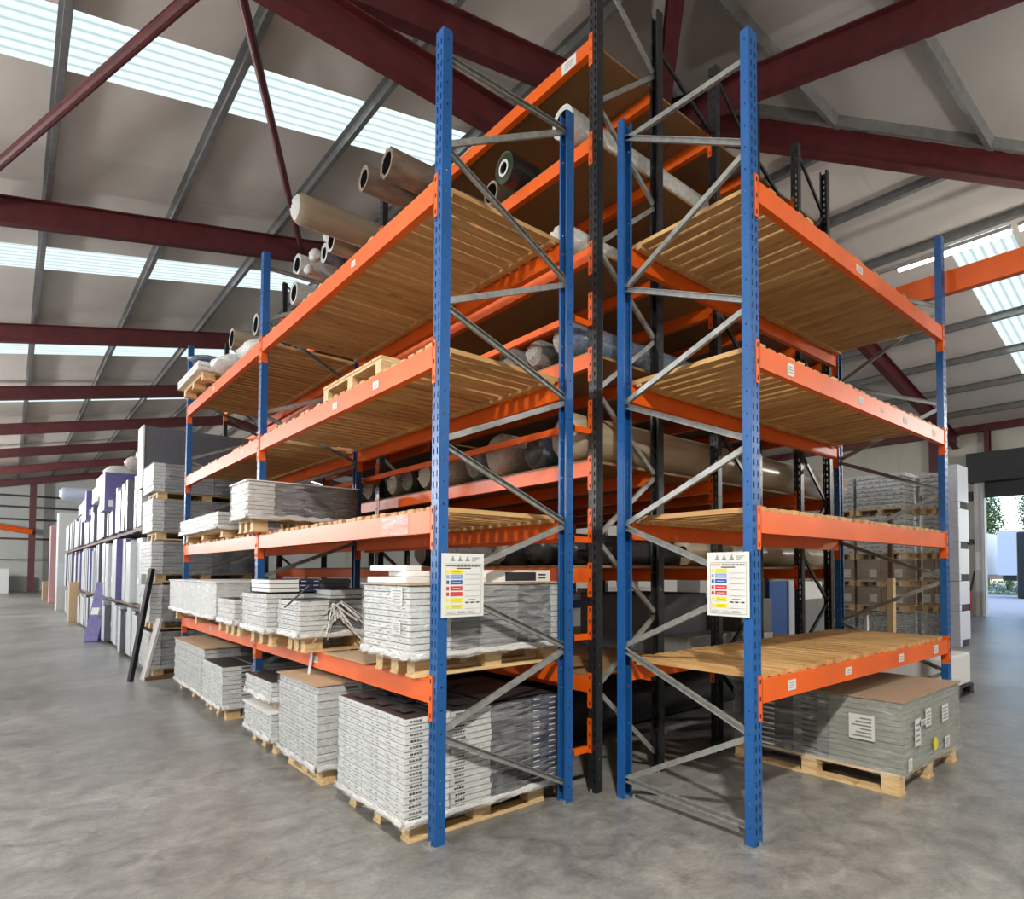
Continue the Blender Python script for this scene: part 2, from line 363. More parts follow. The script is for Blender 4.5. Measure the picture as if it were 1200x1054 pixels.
# purlins (Z sections) aisle slope, along Y
def zed(mb, p, q, up, d=.2):
    mb.chan(p, q, d, .08, (Vector(q) - Vector(p)).cross(Vector(up)), .008)
k = 0
for i in range(9):
    x = -6.85 + 1.8 * i
    if x > 7.9: break
    ys = YE if x > -9 else YN
    mb = MB(); zed(mb, (x, x - 1.0, PL(x) + .1), (x, YF, PL(x) + .1), (-S, 0, 1))
    trim(mb, ['galvp'], 'galvanised purlin running down the aisle roof, %s from the eaves' % (ords + ['ninth'])[i], 'roof purlin')
for i in range(9):
    x = 8.9 + 1.65 * i
    if x > 23: break
    mb = MB(); zed(mb, (x, 15.0 - x, PR(x) + .1), (x, YF, PR(x) + .1), (S, 0, 1))
    trim(mb, ['galvp'], 'galvanised purlin on the loading door slope, %s from the ridge' % (ords + ['ninth'])[i], 'roof purlin')
for i in range(8):
    y = 6.6 - 1.86 * i
    mb = MB(); zed(mb, (y + 1.0, y, PH(y) + .1), (15.0 - y, y, PH(y) + .1), (0, -S, 1))
    trim(mb, ['galvp'], 'galvanised purlin of the hipped end, %s below the ridge end' % ords[i], 'roof purlin')
for dz, nm in ((.02, 'galvanised channel lying along the top of the right hip beam'),):
    mb = MB(); mb.bar((XR - .12, YE - .12, PH(YE) + .06 + dz), (XW - .12, YN - .12, PH(YN) + .06 + dz), .06, .2); trim(mb, ['galvp'], nm, 'roof channel')
# tubular wind bracing
mb = MB(); mb.cyl((1.42, YE, PL(1.42) - .3), (4.5, YE + 7.5, PL(4.5) - .3), .055); trim(mb, ['maroon'], 'thin maroon bracing tube ending above the stacked carpet rolls', 'bracing tube')
mb = MB(); mb.cyl((1.42, YE + .6, PL(1.42) - .3), (-3.2, YE + 7.5 + 7.3, PL(-3.2) - .3), .065); trim(mb, ['maroon'], 'thick maroon bracing tube in the upper left corner', 'bracing tube')
# walls
def wall(name, mb, m, label): struct(name, mb, [m], label, 'wall')
DY0, DY1, DZ = 1.0, 6.15, 4.45
mb = MB(); mb.box(XW, XW + .12, DY1, YF, 0, 6.6); mb.box(XW, XW + .12, YN, DY0, 0, 6.6); mb.box(XW, XW + .12, DY0, DY1, DZ, 6.6)
wall('wall_right', mb, 'wallR', 'cream clad wall with the open loading door')
mb = MB(); mb.box(XL - .12, XL, YN, YF, 0, 6.4); wall('wall_left', mb, 'wallR', 'cream clad wall along the aisle outside the picture')
mb = MB(); mb.box(XL, XW, YF, YF + .12, 0, 9.7); wall('wall_far', mb, 'wallE', 'pale clad end wall far down the aisle')
mb = MB(); mb.box(XL, XW, YN - .12, YN, 0, 6.4); wall('wall_near', mb, 'wallE', 'pale clad wall behind the camera')
# eaves beam, columns, door
mb = MB(); mb.beam((XW - .2, YN, 6.42), (XW - .2, YF, 6.42), .25, .45); trim(mb, ['maroon'], 'maroon eaves beam along the top of the loading door wall')
for i, (y, w) in enumerate(((6.0, .14), (7.65, .3), (14.6, .3), (22, .3), (29.5, .3))):
    mb = MB(); mb.beam((XW - .18, y, 5.35 if i == 0 else 0), (XW - .18, y, 6.2), w, .3, (1, 0, 0))
    trim(mb, ['maroon'], ['short maroon post above the loading door box', 'maroon column left of the loading door', 'maroon wall column behind the carton stacks', 'maroon wall column deep behind the racks', 'farthest maroon wall column behind the racks'][i], 'steel column')
mb = MB(); mb.bar((XW - .12, 6.5, 4.05), (XW - .12, 12, 4.05), .1, .3); trim(mb, ['maroon'], 'short maroon wall rail beside the loading door')
mb = MB(); mb.bar((XW - .1, 6.5, 2.5), (XW - .1, 12, 2.5), .08, .16); trim(mb, ['navy'], 'dark wall rail beside the loading door')
d = thing('door_1', 'open roller shutter loading door with dark shutter box', 'door', (XW - .2, 3.6, 0), kind='structure')
mb = MB(); mb.box(XW - .75, XW - .02, DY0 - .3, DY1 + .35, 4.45, 5.4); part('shutter_box', mb, ['black'], d)
mb = MB(); 
for i in range(8): mb.box(XW - .22, XW - .16, DY0, DY1, 3.95 + i * .08, 4.035 + i * .08)
part('rolled_curtain', mb, ['black'], d)
for y0, y1 in ((DY1 - .05, DY1 + .25), (DY0 - .25, DY0 + .05)):
    mb = MB(); mb.box(XW - .34, XW - .14, y0, y1, 0, 4.45); mb.box(XW - .4, XW - .34, y0 + .03, y0 + .1, 0, 4.4); part('guide_rail', mb, ['lampcase'], d)
mb = MB()
mb.box(XW - .36, XW - .345, DY1 + .0, DY1 + .22, 1.55, 2.15); part('control_sticker', mb, ['label'], d)
# far end: column, sloping beam and truss
for i, (x, y) in enumerate(((1.1, 59.6), (9.5, 59.6), (-4, 59.6))):
    mb = MB(); mb.beam((x, y, 0), (x, y, PL(min(x, 8)) - .5), .35, .4, (0, 1, 0))
    trim(mb, ['maroon'], ['slim maroon column at the far end of the aisle', 'maroon end wall column hidden by the racks', 'maroon end wall column outside the picture'][i], 'steel column')
mb = MB(); mb.beam((-7.4, 56, 5.6), (1.1, 58.8, 4.2), .3, .35); trim(mb, ['orange'], 'bright red sloping beam low down at the far end')
for i, z in enumerate((2.3, 3.8, 5.2, 6.1, 6.9)):
    mb = MB(); mb.bar((XL, YF - .1, z), (XR + 4, YF - .1, z), .1, .14 if i else .08)
    trim(mb, ['maroon' if i == 1 else 'navy'], 'horizontal rail on the far end wall, %s from the floor' % ords[i], 'wall rail')

# ------------------------------------------------------------------ racking
def post_mesh(name, h, mats, w=.08, d=.056, pitch=.0625, sw=.011, sh=.034):
    mb = MB()
    hw = w / 2
    def strip(P, u0, u1): mb.quad(P(u0, 0), P(u1, 0), P(u1, h), P(u0, h))
    def slotcol(P, uc, s_w, s_h, pt, off=.0):
        u0, u1 = uc - s_w / 2, uc + s_w / 2; z = 0; zz = .06 + off
        while zz + s_h < h - .02:
            mb.quad(P(u0, z), P(u1, z), P(u1, zz), P(u0, zz)); z = zz + s_h; zz += pt
        mb.quad(P(u0, z), P(u1, z), P(u1, h), P(u0, h))
    F = lambda u, z: (0, u, z)
    c = .019
    for a, b in ((-hw, -c - sw / 2), (-c + sw / 2, c - sw / 2), (c + sw / 2, hw)): strip(F, a, b)
    slotcol(F, -c, sw, sh, pitch); slotcol(F, c, sw, sh, pitch)
    for sy in (-1, 1):
        G = lambda u, z, sy=sy: (u, sy * hw, z)
        strip(G, 0, d * .42); strip(G, d * .42 + .008, d); slotcol(G, d * .42 + .004, .008, .012, pitch * 2, .03)
        B = lambda u, z, sy=sy: (d, sy * (hw - u), z)
        strip(B, 0, .018)
    return mb.mesh(name, mats)
def plate_mesh(name, mats):
    mb = MB(); mb.box(-.03, .085, -.065, .065, 0, .008); mb.cyl((-.012, 0, .008), (-.012, 0, .03), .009, 8, 0); mb.cyl((.07, .045, .008), (.07, .045, .03), .009, 8)
    return mb.mesh(name, mats)
PM = {}
def make_post(parent, key, h, mt, x, y, ang):
    k = (key, h)
    if k not in PM: PM[k] = (post_mesh('post', h, [mt]), plate_mesh('foot_plate', ['galv']))
    o = link('post', PM[k][0], parent, (x, y, .008), (0, 0, ang))
    s = o.modifiers.new('solid', 'SOLIDIFY'); s.thickness = .0028; s.offset = 0
    f = link('foot_plate', PM[k][1], o, (x, y, .008)); f.location = (0, 0, -.008)
    return o
T = 4.53
CN = {}
def rack_mesh_beam(length, ht, d, mt='orange', step=True):
    """beam along local +x, outer face at y=0, inner at y=+d, bottom z=0"""
    mb = MB()
    mb.box(0, length, 0, d * .62, 0, ht); mb.box(0, length, d * .62, d, 0, ht - .022 if step else ht)
    mb.box(0, length, -.002, 0, 0, .008)
    return mb.mesh('beam', [mt])
def conn_mesh(w, dep, h, mt='orange'):
    """angle plate at a beam end: leg on the post's face (y=-.004) reaching -w, leg on the post's side"""
    mb = MB(); mb.box(-w, .002, -.005, -.001, 0, h); mb.box(-.002, .003, -.005, dep, 0, h)
    for i in range(3):
        z = .03 + i * (h - .06) / 2
        mb.box(-w * .7, -w * .4, -.0065, -.005, z - .012, z + .012, 1)
    return mb.mesh('beam_connector', [mt, 'dark'])
def frame_xf(origin, ux, uy):
    return Matrix(((ux[0], uy[0], 0, origin[0]), (ux[1], uy[1], 0, origin[1]), (0, 0, 1, origin[2]), (0, 0, 0, 1)))
def place(o, parent, mtx):
    o.matrix_local = Matrix.Translation(-WP[parent]) @ mtx
    WP[o] = mtx.translation.copy()
def put(name, me, parent, mtx):
    o = bpy.data.objects.new(name, me); C.objects.link(o); o.parent = parent; place(o, parent, mtx); return o
def add_beam(root, key, length, ht, d, u, v, p, conn=True, labels=(), h_c=.246, below=.094, cw=.036, lab_mesh=None):
    """p: bottom outer start corner; u along, v inward"""
    k = ('b', round(length, 3), ht, d)
    if k not in CN: CN[k] = rack_mesh_beam(length, ht, d)
    mtx = frame_xf(p, u, v)
    b = put('beam', CN[k], root, mtx)
    if conn:
        k2 = ('c', h_c, cw)
        if k2 not in CN: CN[k2] = conn_mesh(cw, .05, h_c)
        for s in (0, 1):
            c = bpy.data.objects.new('beam_connector', CN[k2]); C.objects.link(c); c.parent = b
            if s == 0: c.location = (0, 0, -below)
            else: c.location = (length, 0, -below); c.scale = (-1, 1, 1)
            WP[c] = WP[b]
    for (t, hgt, wd) in labels:
        kk = ('l', hgt, wd)
        if kk not in CN:
            mb = MB(); mb.box(-wd / 2, wd / 2, -.003, -.0015, 0, hgt)
            for r_ in range(3): mb.box(-wd * .32, wd * .3, -.0035, -.003, hgt * (.22 + r_ * .22), hgt * (.3 + r_ * .22), 1)
            CN[kk] = mb.mesh('location_label', ['label', 'gry'])
        l = bpy.data.objects.new('location_label', CN[kk]); C.objects.link(l); l.parent = b; l.location = (t, 0, (ht - hgt) / 2); WP[l] = WP[b]
    return b
ZB = [.762, 1.698, 2.624, 3.564]
NB = [.16, .63, 1.18, 1.62, 2.1, 2.62, 3.33, 4.28]      # rear nodes; bottom strut nodes alternate
FN = [.57, 1.39, 2.18, 2.98, 3.80, 4.38]
def brace_nodes():
    back = [.14, .84, 1.56, 2.27, 3.05, 4.38 * .93 + .3]
    return back
def end_frame(root, mt_post, key, h, fx, fy, rx, ry, fang, rang, nodes_f, nodes_b, order, face, mt='galv', w=.034):
    make_post(root, key, h, mt_post, fx, fy, fang); make_post(root, key, h, mt_post, rx, ry, rang)
    f = Vector((fx, fy, 0)); r = Vector((rx, ry, 0)); dirn = (r - f).normalized()
    pf = f + dirn * .04; pr = r - dirn * .04
    for (a, za, b, zb) in order:
        flip = (a == 'b') == (face[1] != 0)
        P = (pf if a == 'f' else pr) + Vector((0, 0, za)); Q = (pf if b == 'f' else pr) + Vector((0, 0, zb))
        mb = MB(); mb.chan(P, Q, w, .022, tuple(-c for c in face) if flip else face, .003); part('brace', mb, [mt], root, P)
BF = [('b', .14, 'f', .57), ('f', .60, 'b', .81), ('b', .84, 'f', 1.39), ('f', 1.42, 'b', 1.53), ('b', 1.56, 'f', 2.18),
      ('f', 2.21, 'b', 2.30), ('b', 2.33, 'f', 2.97), ('f', 3.0, 'b', 3.31), ('b', 3.34, 'f', 3.87), ('f', 3.90, 'b', 4.37), ('b', 4.40, 'f', 4.38)]
# node heights read off the photograph
BF = [('b', .13, 'f', .58), ('f', .60, 'b', .97), ('b', 1.0, 'f', 1.40), ('f', 1.43, 'b', 1.78), ('b', 1.80, 'f', 2.19),
      ('f', 2.22, 'b', 2.59), ('b', 2.62, 'f', 2.97), ('f', 3.0, 'b', 3.38), ('b', 3.40, 'f', 3.87), ('f', 3.90, 'b', 4.42), ('b', 4.44, 'f', 4.39)]
BF[-1] = ('b', 4.42, 'f', 4.40)

# ---- left blue rack: runs along +Y, front face towards the aisle (-X)
AX, AY, AD, BAY = 1.7, 3.11, .9, 3.41
FX, RX = AX - .03, AX + AD + .03
ra = thing('pallet_rack', 'blue and orange pallet rack with loaded shelves, running away on the left', 'pallet rack', (AX, AY, 0))
for k in range(3):
    y = AY + BAY * k
    end_frame(ra, 'blue', 'blue', T, FX, y, RX, y, 0, math.pi, None, None, BF, (0, -1, 0))
U, V = (0, 1), (1, 0)
for bay in range(2):
    y0 = AY + BAY * bay + .041; ln = BAY - .082
    for li, z in enumerate(ZB):
        labs = []
        if li == 3: labs = [(1.15 + bay * .7, .04, .07)]
        if li == 2: labs = [(.75, .05, .085), (1.45, .05, .085)] if bay == 0 else [(.5, .05, .08), (1.6, .05, .08)]
        if li == 0: labs = [(1.75, .05, .085)]
        b = add_beam(ra, 'L', ln, .125, .045, U, V, (FX - .001, y0, z), labels=labs)
        add_beam(ra, 'L', ln, .125, .045, U, (-1, 0), (RX + .001, y0, z))
        if li == 1 and bay == 0:
            mb = MB(); mb.box(.27, .62, -.006, -.003, .005, .12); tp = bpy.data.objects.new('tape_patch', mb.mesh('tape_patch', ['filmthick'])); C.objects.link(tp); tp.parent = b; tp['label'] = 'crumpled clear tape patch'
# ---- right blue rack: runs along +X, front towards -Y
BX, BY, BD, BL = 2.93, 1.91, .98, 3.09
FY, RY = BY - .03, BY + BD + .03
rb = thing('pallet_rack', 'blue and orange pallet rack with four empty slatted shelves on the right', 'pallet rack', (BX, BY, 0))
BFb = [('f', .10, 'b', .13)] + BF
for k in range(2):
    x = BX + BL * k
    end_frame(rb, 'blue', 'blue', T, x, FY, x, RY, math.pi / 2, -math.pi / 2, None, None, BFb, (-1, 0, 0))
for li, z in enumerate(ZB):
    ln = BL - .082
    labs = {0: [(.32, .06, .09), (1.05, .05, .09), (1.95, .06, .09), (2.7, .07, .1)], 2: [(.34, .075, .08), (1.3, .05, .08), (1.66, .03, .04), (2.1, .05, .08), (2.75, .05, .08)], 3: [(1.3, .05, .1)], 1: []}[li]
    add_beam(rb, 'R', ln, .125, .045, (1, 0), (0, 1), (BX + .041, FY - .001, z), labels=labs)
    add_beam(rb, 'R', ln, .125, .045, (1, 0), (0, -1), (BX + .041, RY + .001, z))
# overhead tie beam behind the far blue post (drawn with its own post outside the frame)
oh = thing('overhead_beam', 'wide orange overhead beam crossing behind the far blue upright at the right', 'rack beam', (6.24, -1.4, 0))
mb = MB(); mb.box(6.24, 6.30, -1.4, 3.04, 4.09, 4.305); mb.box(6.225, 6.24, -1.4, 3.04, 4.09, 4.10); part('beam', mb, ['orange'], oh)
make_post(oh, 'navyT', 4.6, 'navy', 6.27, -1.45, 0)

# ---- slatted decks
def deck_mesh(n, ln, dep, along, seed, m):
    rr = random.Random(seed); mb = MB(); pitch = ln / n
    for i in range(n):
        a = i * pitch + pitch * .17 + rr.uniform(-.004, .004); b = (i + 1) * pitch - pitch * .17 + rr.uniform(-.004, .004)
        e0, e1 = rr.uniform(-.012, .012), rr.uniform(-.015, .01); t = rr.uniform(.026, .030)
        if along == 'Y': mb.box(e0 + .008, dep + e1, a, b, 0, t)
        else: mb.box(a, b, e0 + .008, dep + e1, 0, t)
    for c in (.075, dep - .09):
        if along == 'Y': mb.box(c, c + .045, .02, ln - .02, -.021, 0)
        else: mb.box(.02, ln - .02, c, c + .045, -.021, 0)
    return mb.mesh('deck', [m])
lev = ['lowest', 'second', 'third', 'top']
for bay in range(2):
    for li, z in enumerate(ZB):
        if li == 0: continue
        me = deck_mesh(28, BAY - .11, AD + .03, 'Y', 10 * bay + li, 'slatX')
        o = link('slatted_deck', me, None, (FX + .012, AY + BAY * bay + .055, z + .125))
        o['label'] = 'pine slat deck on the %s shelf of the left rack, %s bay' % (lev[li], 'near' if bay == 0 else 'far'); o['category'] = 'shelf deck'; o['group'] = 'slatted decks of the left rack'
for li, z in enumerate(ZB):
    me = deck_mesh(27, BL - .11, BD + .03, 'X', 90 + li, 'slatY')
    o = link('slatted_deck', me, None, (BX + .055, FY + .012, z + .125))
    o['label'] = 'empty pine slat deck on the %s shelf of the right rack' % lev[li]; o['category'] = 'shelf deck'; o['group'] = 'slatted decks of the right rack'

# ---- tall black carpet racking, three frames deep
KX = [2.86, 3.49, 4.23, 4.85, 5.6, 6.21]; KY0, KH = 3.10, 5.79
KYS = [KY0, KY0 + 3.44, KY0 + 6.88, KY0 + 10.32]
rk = thing('carpet_rack', 'tall black racking with orange beams and brown boards holding carpet rolls', 'carpet rack', (KX[0], KY0, 0))
for yi, y in enumerate(KYS):
    for fi in range(3):
        xa, xb = KX[2 * fi], KX[2 * fi + 1]
        if yi == 3 and fi: continue
        make_post(rk, 'black', KH, 'navy', xa - .028, y, 0); make_post(rk, 'black', KH, 'navy', xb + .028, y, math.pi)
        if yi > 1 and fi: continue
        for k in range(6):
            zc = .67 + 1.02 * k; zb = .15 + 1.035 * k
            for (P, Q) in (((xb - .03, y, zb), (xa + .03, y, zc)), ((xa + .03, y, zc + .04), (xb - .03, y, zb + 1.0))):
                if max(P[2], Q[2]) > KH: continue
                mb = MB(); mb.chan(P, Q, .032, .02, (0, -1, 0), .003); part('brace', mb, ['galv' if fi == 0 else 'navy'], rk, P)
    if yi < 2:   # spacers between the frames
        for xa, xb in ((KX[1], KX[2]), (KX[3], KX[4])):
            for z in ((5.35, 4.6) if xb > 5 else (5.55,)):
                mb = MB(); mb.chan((xa, y, z), (xb, y, z - .35), .03, .02, (0, -1, 0), .003); part('brace', mb, ['navy'], rk, (xa, y, z))
KB = [5.12, 4.41, 3.635, 2.89, 2.14, 1.41, .665]
ln = 3.44 - .082
for bay in range(3):
    y0 = KYS[bay] + .041
    for z in KB:
        if bay == 2 and z < 2.8: continue
        for i, x in enumerate(KX):
            if bay == 2 and i: continue
            if i in (2, 4) and bay: continue
            v = (1, 0) if i % 2 == 0 else (-1, 0)
            xo = x - .029 if i % 2 == 0 else x + .029
            labs = [(.22, .085, .16)] if (z == 5.12 and i == 0 and bay == 0) else ([(.6, .06, .1)] if (z == 5.12 and i == 0) else [])
            add_beam(rk, 'K', ln, .1, .045, U, v, (xo, y0, z), labels=labs, h_c=.235, below=.1)
for bay in range(2):
    y0 = KYS[bay] + .041
    for z in (3.178, 2.43, 1.68, 1.023, .265):
        if bay and z < 2: continue
        k = 'rail'
        if k not in CN:
            mb = MB()
            mb.box(0, ln, -.15, -.125, .0, .045)
            for xx in (0, ln - .03): mb.box(xx, xx + .03, -.15, 0, 0, .04)
            for s in (0, 1):
                xx = -.036 if s == 0 else ln
                mb.box(xx, xx + .038, -.005, -.001, 0, .23); 
                for i in range(3): mb.box(xx + .01, xx + .02, -.0065, -.005, .03 + i * .08, .055 + i * .08, 1)
            CN[k] = mb.mesh('guard_rail', ['orange', 'dark'])
        put('guard_rail', CN[k], rk, frame_xf((KX[0] - .029, y0, z), U, V))
lvn = ['top', 'second from top', 'third from top', 'middle', 'third from bottom', 'second from bottom', 'lowest']
for bay in range(3):
    for i, z in enumerate(KB):
        if bay == 2 and i > 2: continue
        mb = MB(); y0, y1 = KYS[bay] + .05, KYS[bay + 1] - .05
        xs = [2.84, 3.53, 4.05, 4.9, 5.5, 6.25] if bay < 2 else [2.84, 4.1, 6.25]
        for a, b in zip(xs[:-1], xs[1:]): mb.box(a + .003, b - .003, y0, y1, z + .1, z + .118)
        o = solo('chipboard_shelf', mb, ['chip'], 'brown chipboard shelf on the %s beams of the black rack, %s bay' % (lvn[i], ['near', 'middle', 'far'][bay]), 'shelf board', group='brown boards of the black rack')

# ------------------------------------------------------------------ pallets and loads
def pallet(parent, x0, x1, y0, y1, z, skid='X', h=.13, wrap_col='palX', name='pallet'):
    """deck boards, blocks and skids; skids run along X or Y"""
    mb = MB(); t = .018
    if skid == 'X':
        for f in (0, .5, 1):
            yc = y0 + .05 + (y1 - y0 - .1) * f; mb.box(x0, x1, yc - .05, yc + .05, z, z + t)
            for g_ in (0, .5, 1):
                xc = x0 + .065 + (x1 - x0 - .13) * g_; mb.box(xc - .06, xc + .06, yc - .045, yc + .045, z + t, z + h - 2 * t)
        for g_ in (0, .5, 1):
            xc = x0 + .065 + (x1 - x0 - .13) * g_; mb.box(xc - .06, xc + .06, y0, y1, z + h - 2 * t, z + h - t)
        n = 7
        for i in range(n):
            a = y0 + (y1 - y0) * i / n; mb.box(x0, x1, a + .004, a + (y1 - y0) / n - .012, z + h - t, z + h)
    else:
        for f in (0, .5, 1):
            xc = x0 + .05 + (x1 - x0 - .1) * f; mb.box(xc - .05, xc + .05, y0, y1, z, z + t)
            for g_ in (0, .5, 1):
                yc = y0 + .065 + (y1 - y0 - .13) * g_; mb.box(xc - .045, xc + .045, yc - .06, yc + .06, z + t, z + h - 2 * t)
        for g_ in (0, .5, 1):
            yc = y0 + .065 + (y1 - y0 - .13) * g_; mb.box(x0, x1, yc - .06, yc + .06, z + h - 2 * t, z + h - t)
        n = 7
        for i in range(n):
            a = x0 + (x1 - x0) * i / n; mb.box(a + .004, a + (x1 - x0) / n - .012, y0, y1, z + h - t, z + h)
    if parent is None: return mb
    return part(name, mb, ['palX' if skid == 'X' else 'palY'], parent)
CM = {}
def carton_mesh(lx, ly, h, m, marks, seed):
    k = (round(lx, 3), round(ly, 3), round(h, 4), m, marks, seed)
    if k in CM: return CM[k]
    rr = random.Random(seed * 17 + 3); mb = MB(); g = .0015
    mb.box(g, lx - g, g, ly - g, 0, h - .0055); mb.box(.012, lx - .012, .012, ly - .012, h - .0065, h, 1)  # black inset slab paints the shade lines between carton layers
    mk = 1
    if 'e' in marks:      # small print at the left end of the -Y face
        x = .03
        for i in range(4): w = rr.uniform(.008, .016); mb.box(x, x + w, -.0008, g, h * .3, h * .62, mk); x += w + .004
    if 'd' in marks:      # white dashes on the -Y face
        for i in range(2): mb.box(lx * (.06 + .62 * i), lx * (.06 + .62 * i) + lx * .24, -.0008, g, h * .42, h * .56, 2)
    if 's' in marks:      # dark recess stripes at the +X end of the -Y face
        mb.box(lx * .62, lx * .9, -.0008, g, h * .25, h * .6, mk)
    if 'p' in marks:      # printing on the -X face
        y = ly * .08
        while y < ly * .9: w = rr.uniform(.01, .05); mb.box(-.0008, g, y, y + w, h * .35, h * .5, 3); y += w + rr.uniform(.02, .12)
    CM[k] = mb.mesh('carton', [m, 'black', 'label', 'gry']); return CM[k]
def wrap_shell(parent, x0, x1, y0, y1, z0, z1, m='film', amp=.006, seed=0, name='shrink_wrap', n=7, flare=.015):
    rr = random.Random(seed + 99); mb = MB()
    nz = 8; ring = []
    cols = [(x0 + (x1 - x0) * i / n, y0) for i in range(n)] + [(x1, y0 + (y1 - y0) * i / n) for i in range(n)] + [(x1 - (x1 - x0) * i / n, y1) for i in range(n)] + [(x0, y1 - (y1 - y0) * i / n) for i in range(n)]
    cx, cy = (x0 + x1) / 2, (y0 + y1) / 2; vs = []
    for j in range(nz + 1):
        f = j / nz
        for (x, y) in cols:
            e = .006 + rr.uniform(0, amp) + (flare if j == 0 else 0)
            dx = (x - cx) / (abs(x1 - x0) / 2); dy = (y - cy) / (abs(y1 - y0) / 2); l = max(abs(dx), abs(dy), 1e-6)
            vs.append((x + dx / l * e, y + dy / l * e, z0 + (z1 - z0) * f + (rr.uniform(-.012, .012) if j in (0, nz) else 0)))
    m4 = len(cols); fs = []
    for j in range(nz):
        for i in range(m4): a = j * m4 + i; b = j * m4 + (i + 1) % m4; fs.append((a, b, b + m4, a + m4))
    mb.add(vs, fs)
    return part(name, mb, [m], parent, smooth=True)
def crumple_skirt(parent, x0, x1, y0, y1, z0, z1, m='crumplew', seed=0):
    rr = random.Random(seed + 5); mb = MB(); n = 14
    for side in range(2):      # the aisle side and the camera side
        vs = []; rows = 4
        for j in range(rows):
            for i in range(n + 1):
                f = i / n; e = rr.uniform(.004, .014) + .006 * (1 - j / rows)
                z = z0 + (z1 - z0) * j / (rows - 1) + rr.uniform(-.01, .01)
                if side == 0: vs.append((x0 - e, y0 + (y1 - y0) * f, z))
                else: vs.append((x0 + (x1 - x0) * f, y0 - e, z))
        mb.add(vs, [(j * (n + 1) + i, j * (n + 1) + i + 1, (j + 1) * (n + 1) + i + 1, (j + 1) * (n + 1) + i) for j in range(rows - 1) for i in range(n)])
    return part('gathered_film', mb, [m], parent, smooth=True, mods=solid(.004))
LGRP = 'wrapped pallets of tile cartons'
def load(label, x0, y0, z, cols, ly, layers, h, yrows=1, skid='X', pal=True, pal_ext=-.055, cap=None, wrapm='film', base=None, seed=0, group=LGRP, skirt=True, name='tile_pallet_load', ph=.13, jitter=.009, labels=()):
    """cols: [(width in X, material, marks)], near corner x0,y0; ly total depth along Y"""
    rr = random.Random(seed); lx = sum(c[0] for c in cols)
    t = thing(name, label, 'pallet load', (x0 + lx / 2, y0 + ly / 2, z), group)
    zc = z
    if pal: pallet(t, x0 - pal_ext, x0 + lx + pal_ext, y0 - pal_ext, y0 + ly + pal_ext, z, skid, ph); zc = z + ph
    for k in range(layers):
        x = x0
        for ci, (w, m, mk) in enumerate(cols):
            for r_ in range(yrows):
                o = link('carton', carton_mesh(w, ly / yrows, h, m, mk, seed % 5 + ci + r_), t, (x + rr.uniform(-jitter, jitter) * .5, y0 + r_ * ly / yrows + rr.uniform(-jitter, jitter) * .5, zc + k * h + .001))
            x += w
    zt = zc + layers * h
    if cap:
        mb = MB(); mb.box(x0 - .015, x0 + lx + .02, y0 - .015, y0 + ly + .015, zt + .003, zt + .012); part('cover_board', mb, [cap], t)
        zt += .012
    for (lxp, lz, lw, lh, fc) in labels:
        mb = MB()
        if fc == 'y': mb.box(x0 + lxp, x0 + lxp + lw, y0 - .009, y0 - .007, zc + lz, zc + lz + lh)
        else: mb.box(x0 - .009, x0 - .007, y0 + lxp, y0 + lxp + lw, zc + lz, zc + lz + lh)
        for i in range(5):
            zz = zc + lz + lh * (.15 + .16 * i)
            if fc == 'y': mb.box(x0 + lxp + lw * .12, x0 + lxp + lw * rr.uniform(.5, .9), y0 - .0105, y0 - .009, zz, zz + lh * .06, 1)
            else: mb.box(x0 - .0105, x0 - .009, y0 + lxp + lw * .12, y0 + lxp + lw * rr.uniform(.5, .9), zz, zz + lh * .06, 1)
        part('paper_label', mb, ['label', 'gry'], t)
    if wrapm: wrap_shell(t, x0, x0 + lx, y0, y0 + ly, zc - .02, zt, wrapm, seed=seed)
    if skirt: crumple_skirt(t, x0, x0 + lx, y0, y0 + ly, zc - .015, zc + .022, seed=seed)
    return t, zt
# ground floor of the left rack
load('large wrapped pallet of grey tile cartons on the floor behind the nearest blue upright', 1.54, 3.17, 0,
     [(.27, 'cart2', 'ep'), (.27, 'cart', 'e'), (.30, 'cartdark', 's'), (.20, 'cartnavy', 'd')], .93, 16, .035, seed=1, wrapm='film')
mb = MB(); rr = random.Random(8)
for i in range(9):
    x = 1.60 + (i % 3) * .14 + rr.uniform(-.02, .02); y = 3.26 + (i // 3) * .28 + rr.uniform(-.03, .03)
    mb.box(x, x + rr.uniform(.06, .11), y, y + rr.uniform(.1, .2), .7005 + .0005, .703)
mb.box(2.1, 2.55, 3.2, 4.05, .7005, .7035)
solo('printed_sheet', mb, ['black'], 'black printed sheets lying on top of the nearest floor pallet', 'sheet')
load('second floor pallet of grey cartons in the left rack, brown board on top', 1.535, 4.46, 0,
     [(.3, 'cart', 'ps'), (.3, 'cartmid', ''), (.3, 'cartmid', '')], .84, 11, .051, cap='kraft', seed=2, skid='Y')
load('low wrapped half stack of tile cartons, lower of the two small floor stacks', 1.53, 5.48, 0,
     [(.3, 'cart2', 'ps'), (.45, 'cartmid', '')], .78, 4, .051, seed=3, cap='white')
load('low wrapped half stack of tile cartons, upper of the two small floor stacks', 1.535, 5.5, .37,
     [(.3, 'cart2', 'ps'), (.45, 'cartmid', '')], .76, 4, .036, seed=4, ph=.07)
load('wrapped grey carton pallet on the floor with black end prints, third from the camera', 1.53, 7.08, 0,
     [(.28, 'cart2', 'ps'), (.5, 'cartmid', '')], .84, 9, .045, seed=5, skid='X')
load('tall pale wrapped carton pallet on the floor at the far end of the left rack', 1.545, 7.95, 0,
     [(.35, 'cart', 'p'), (.5, 'cartmid', '')], 1.65, 10, .05, cap='kraft', seed=6)
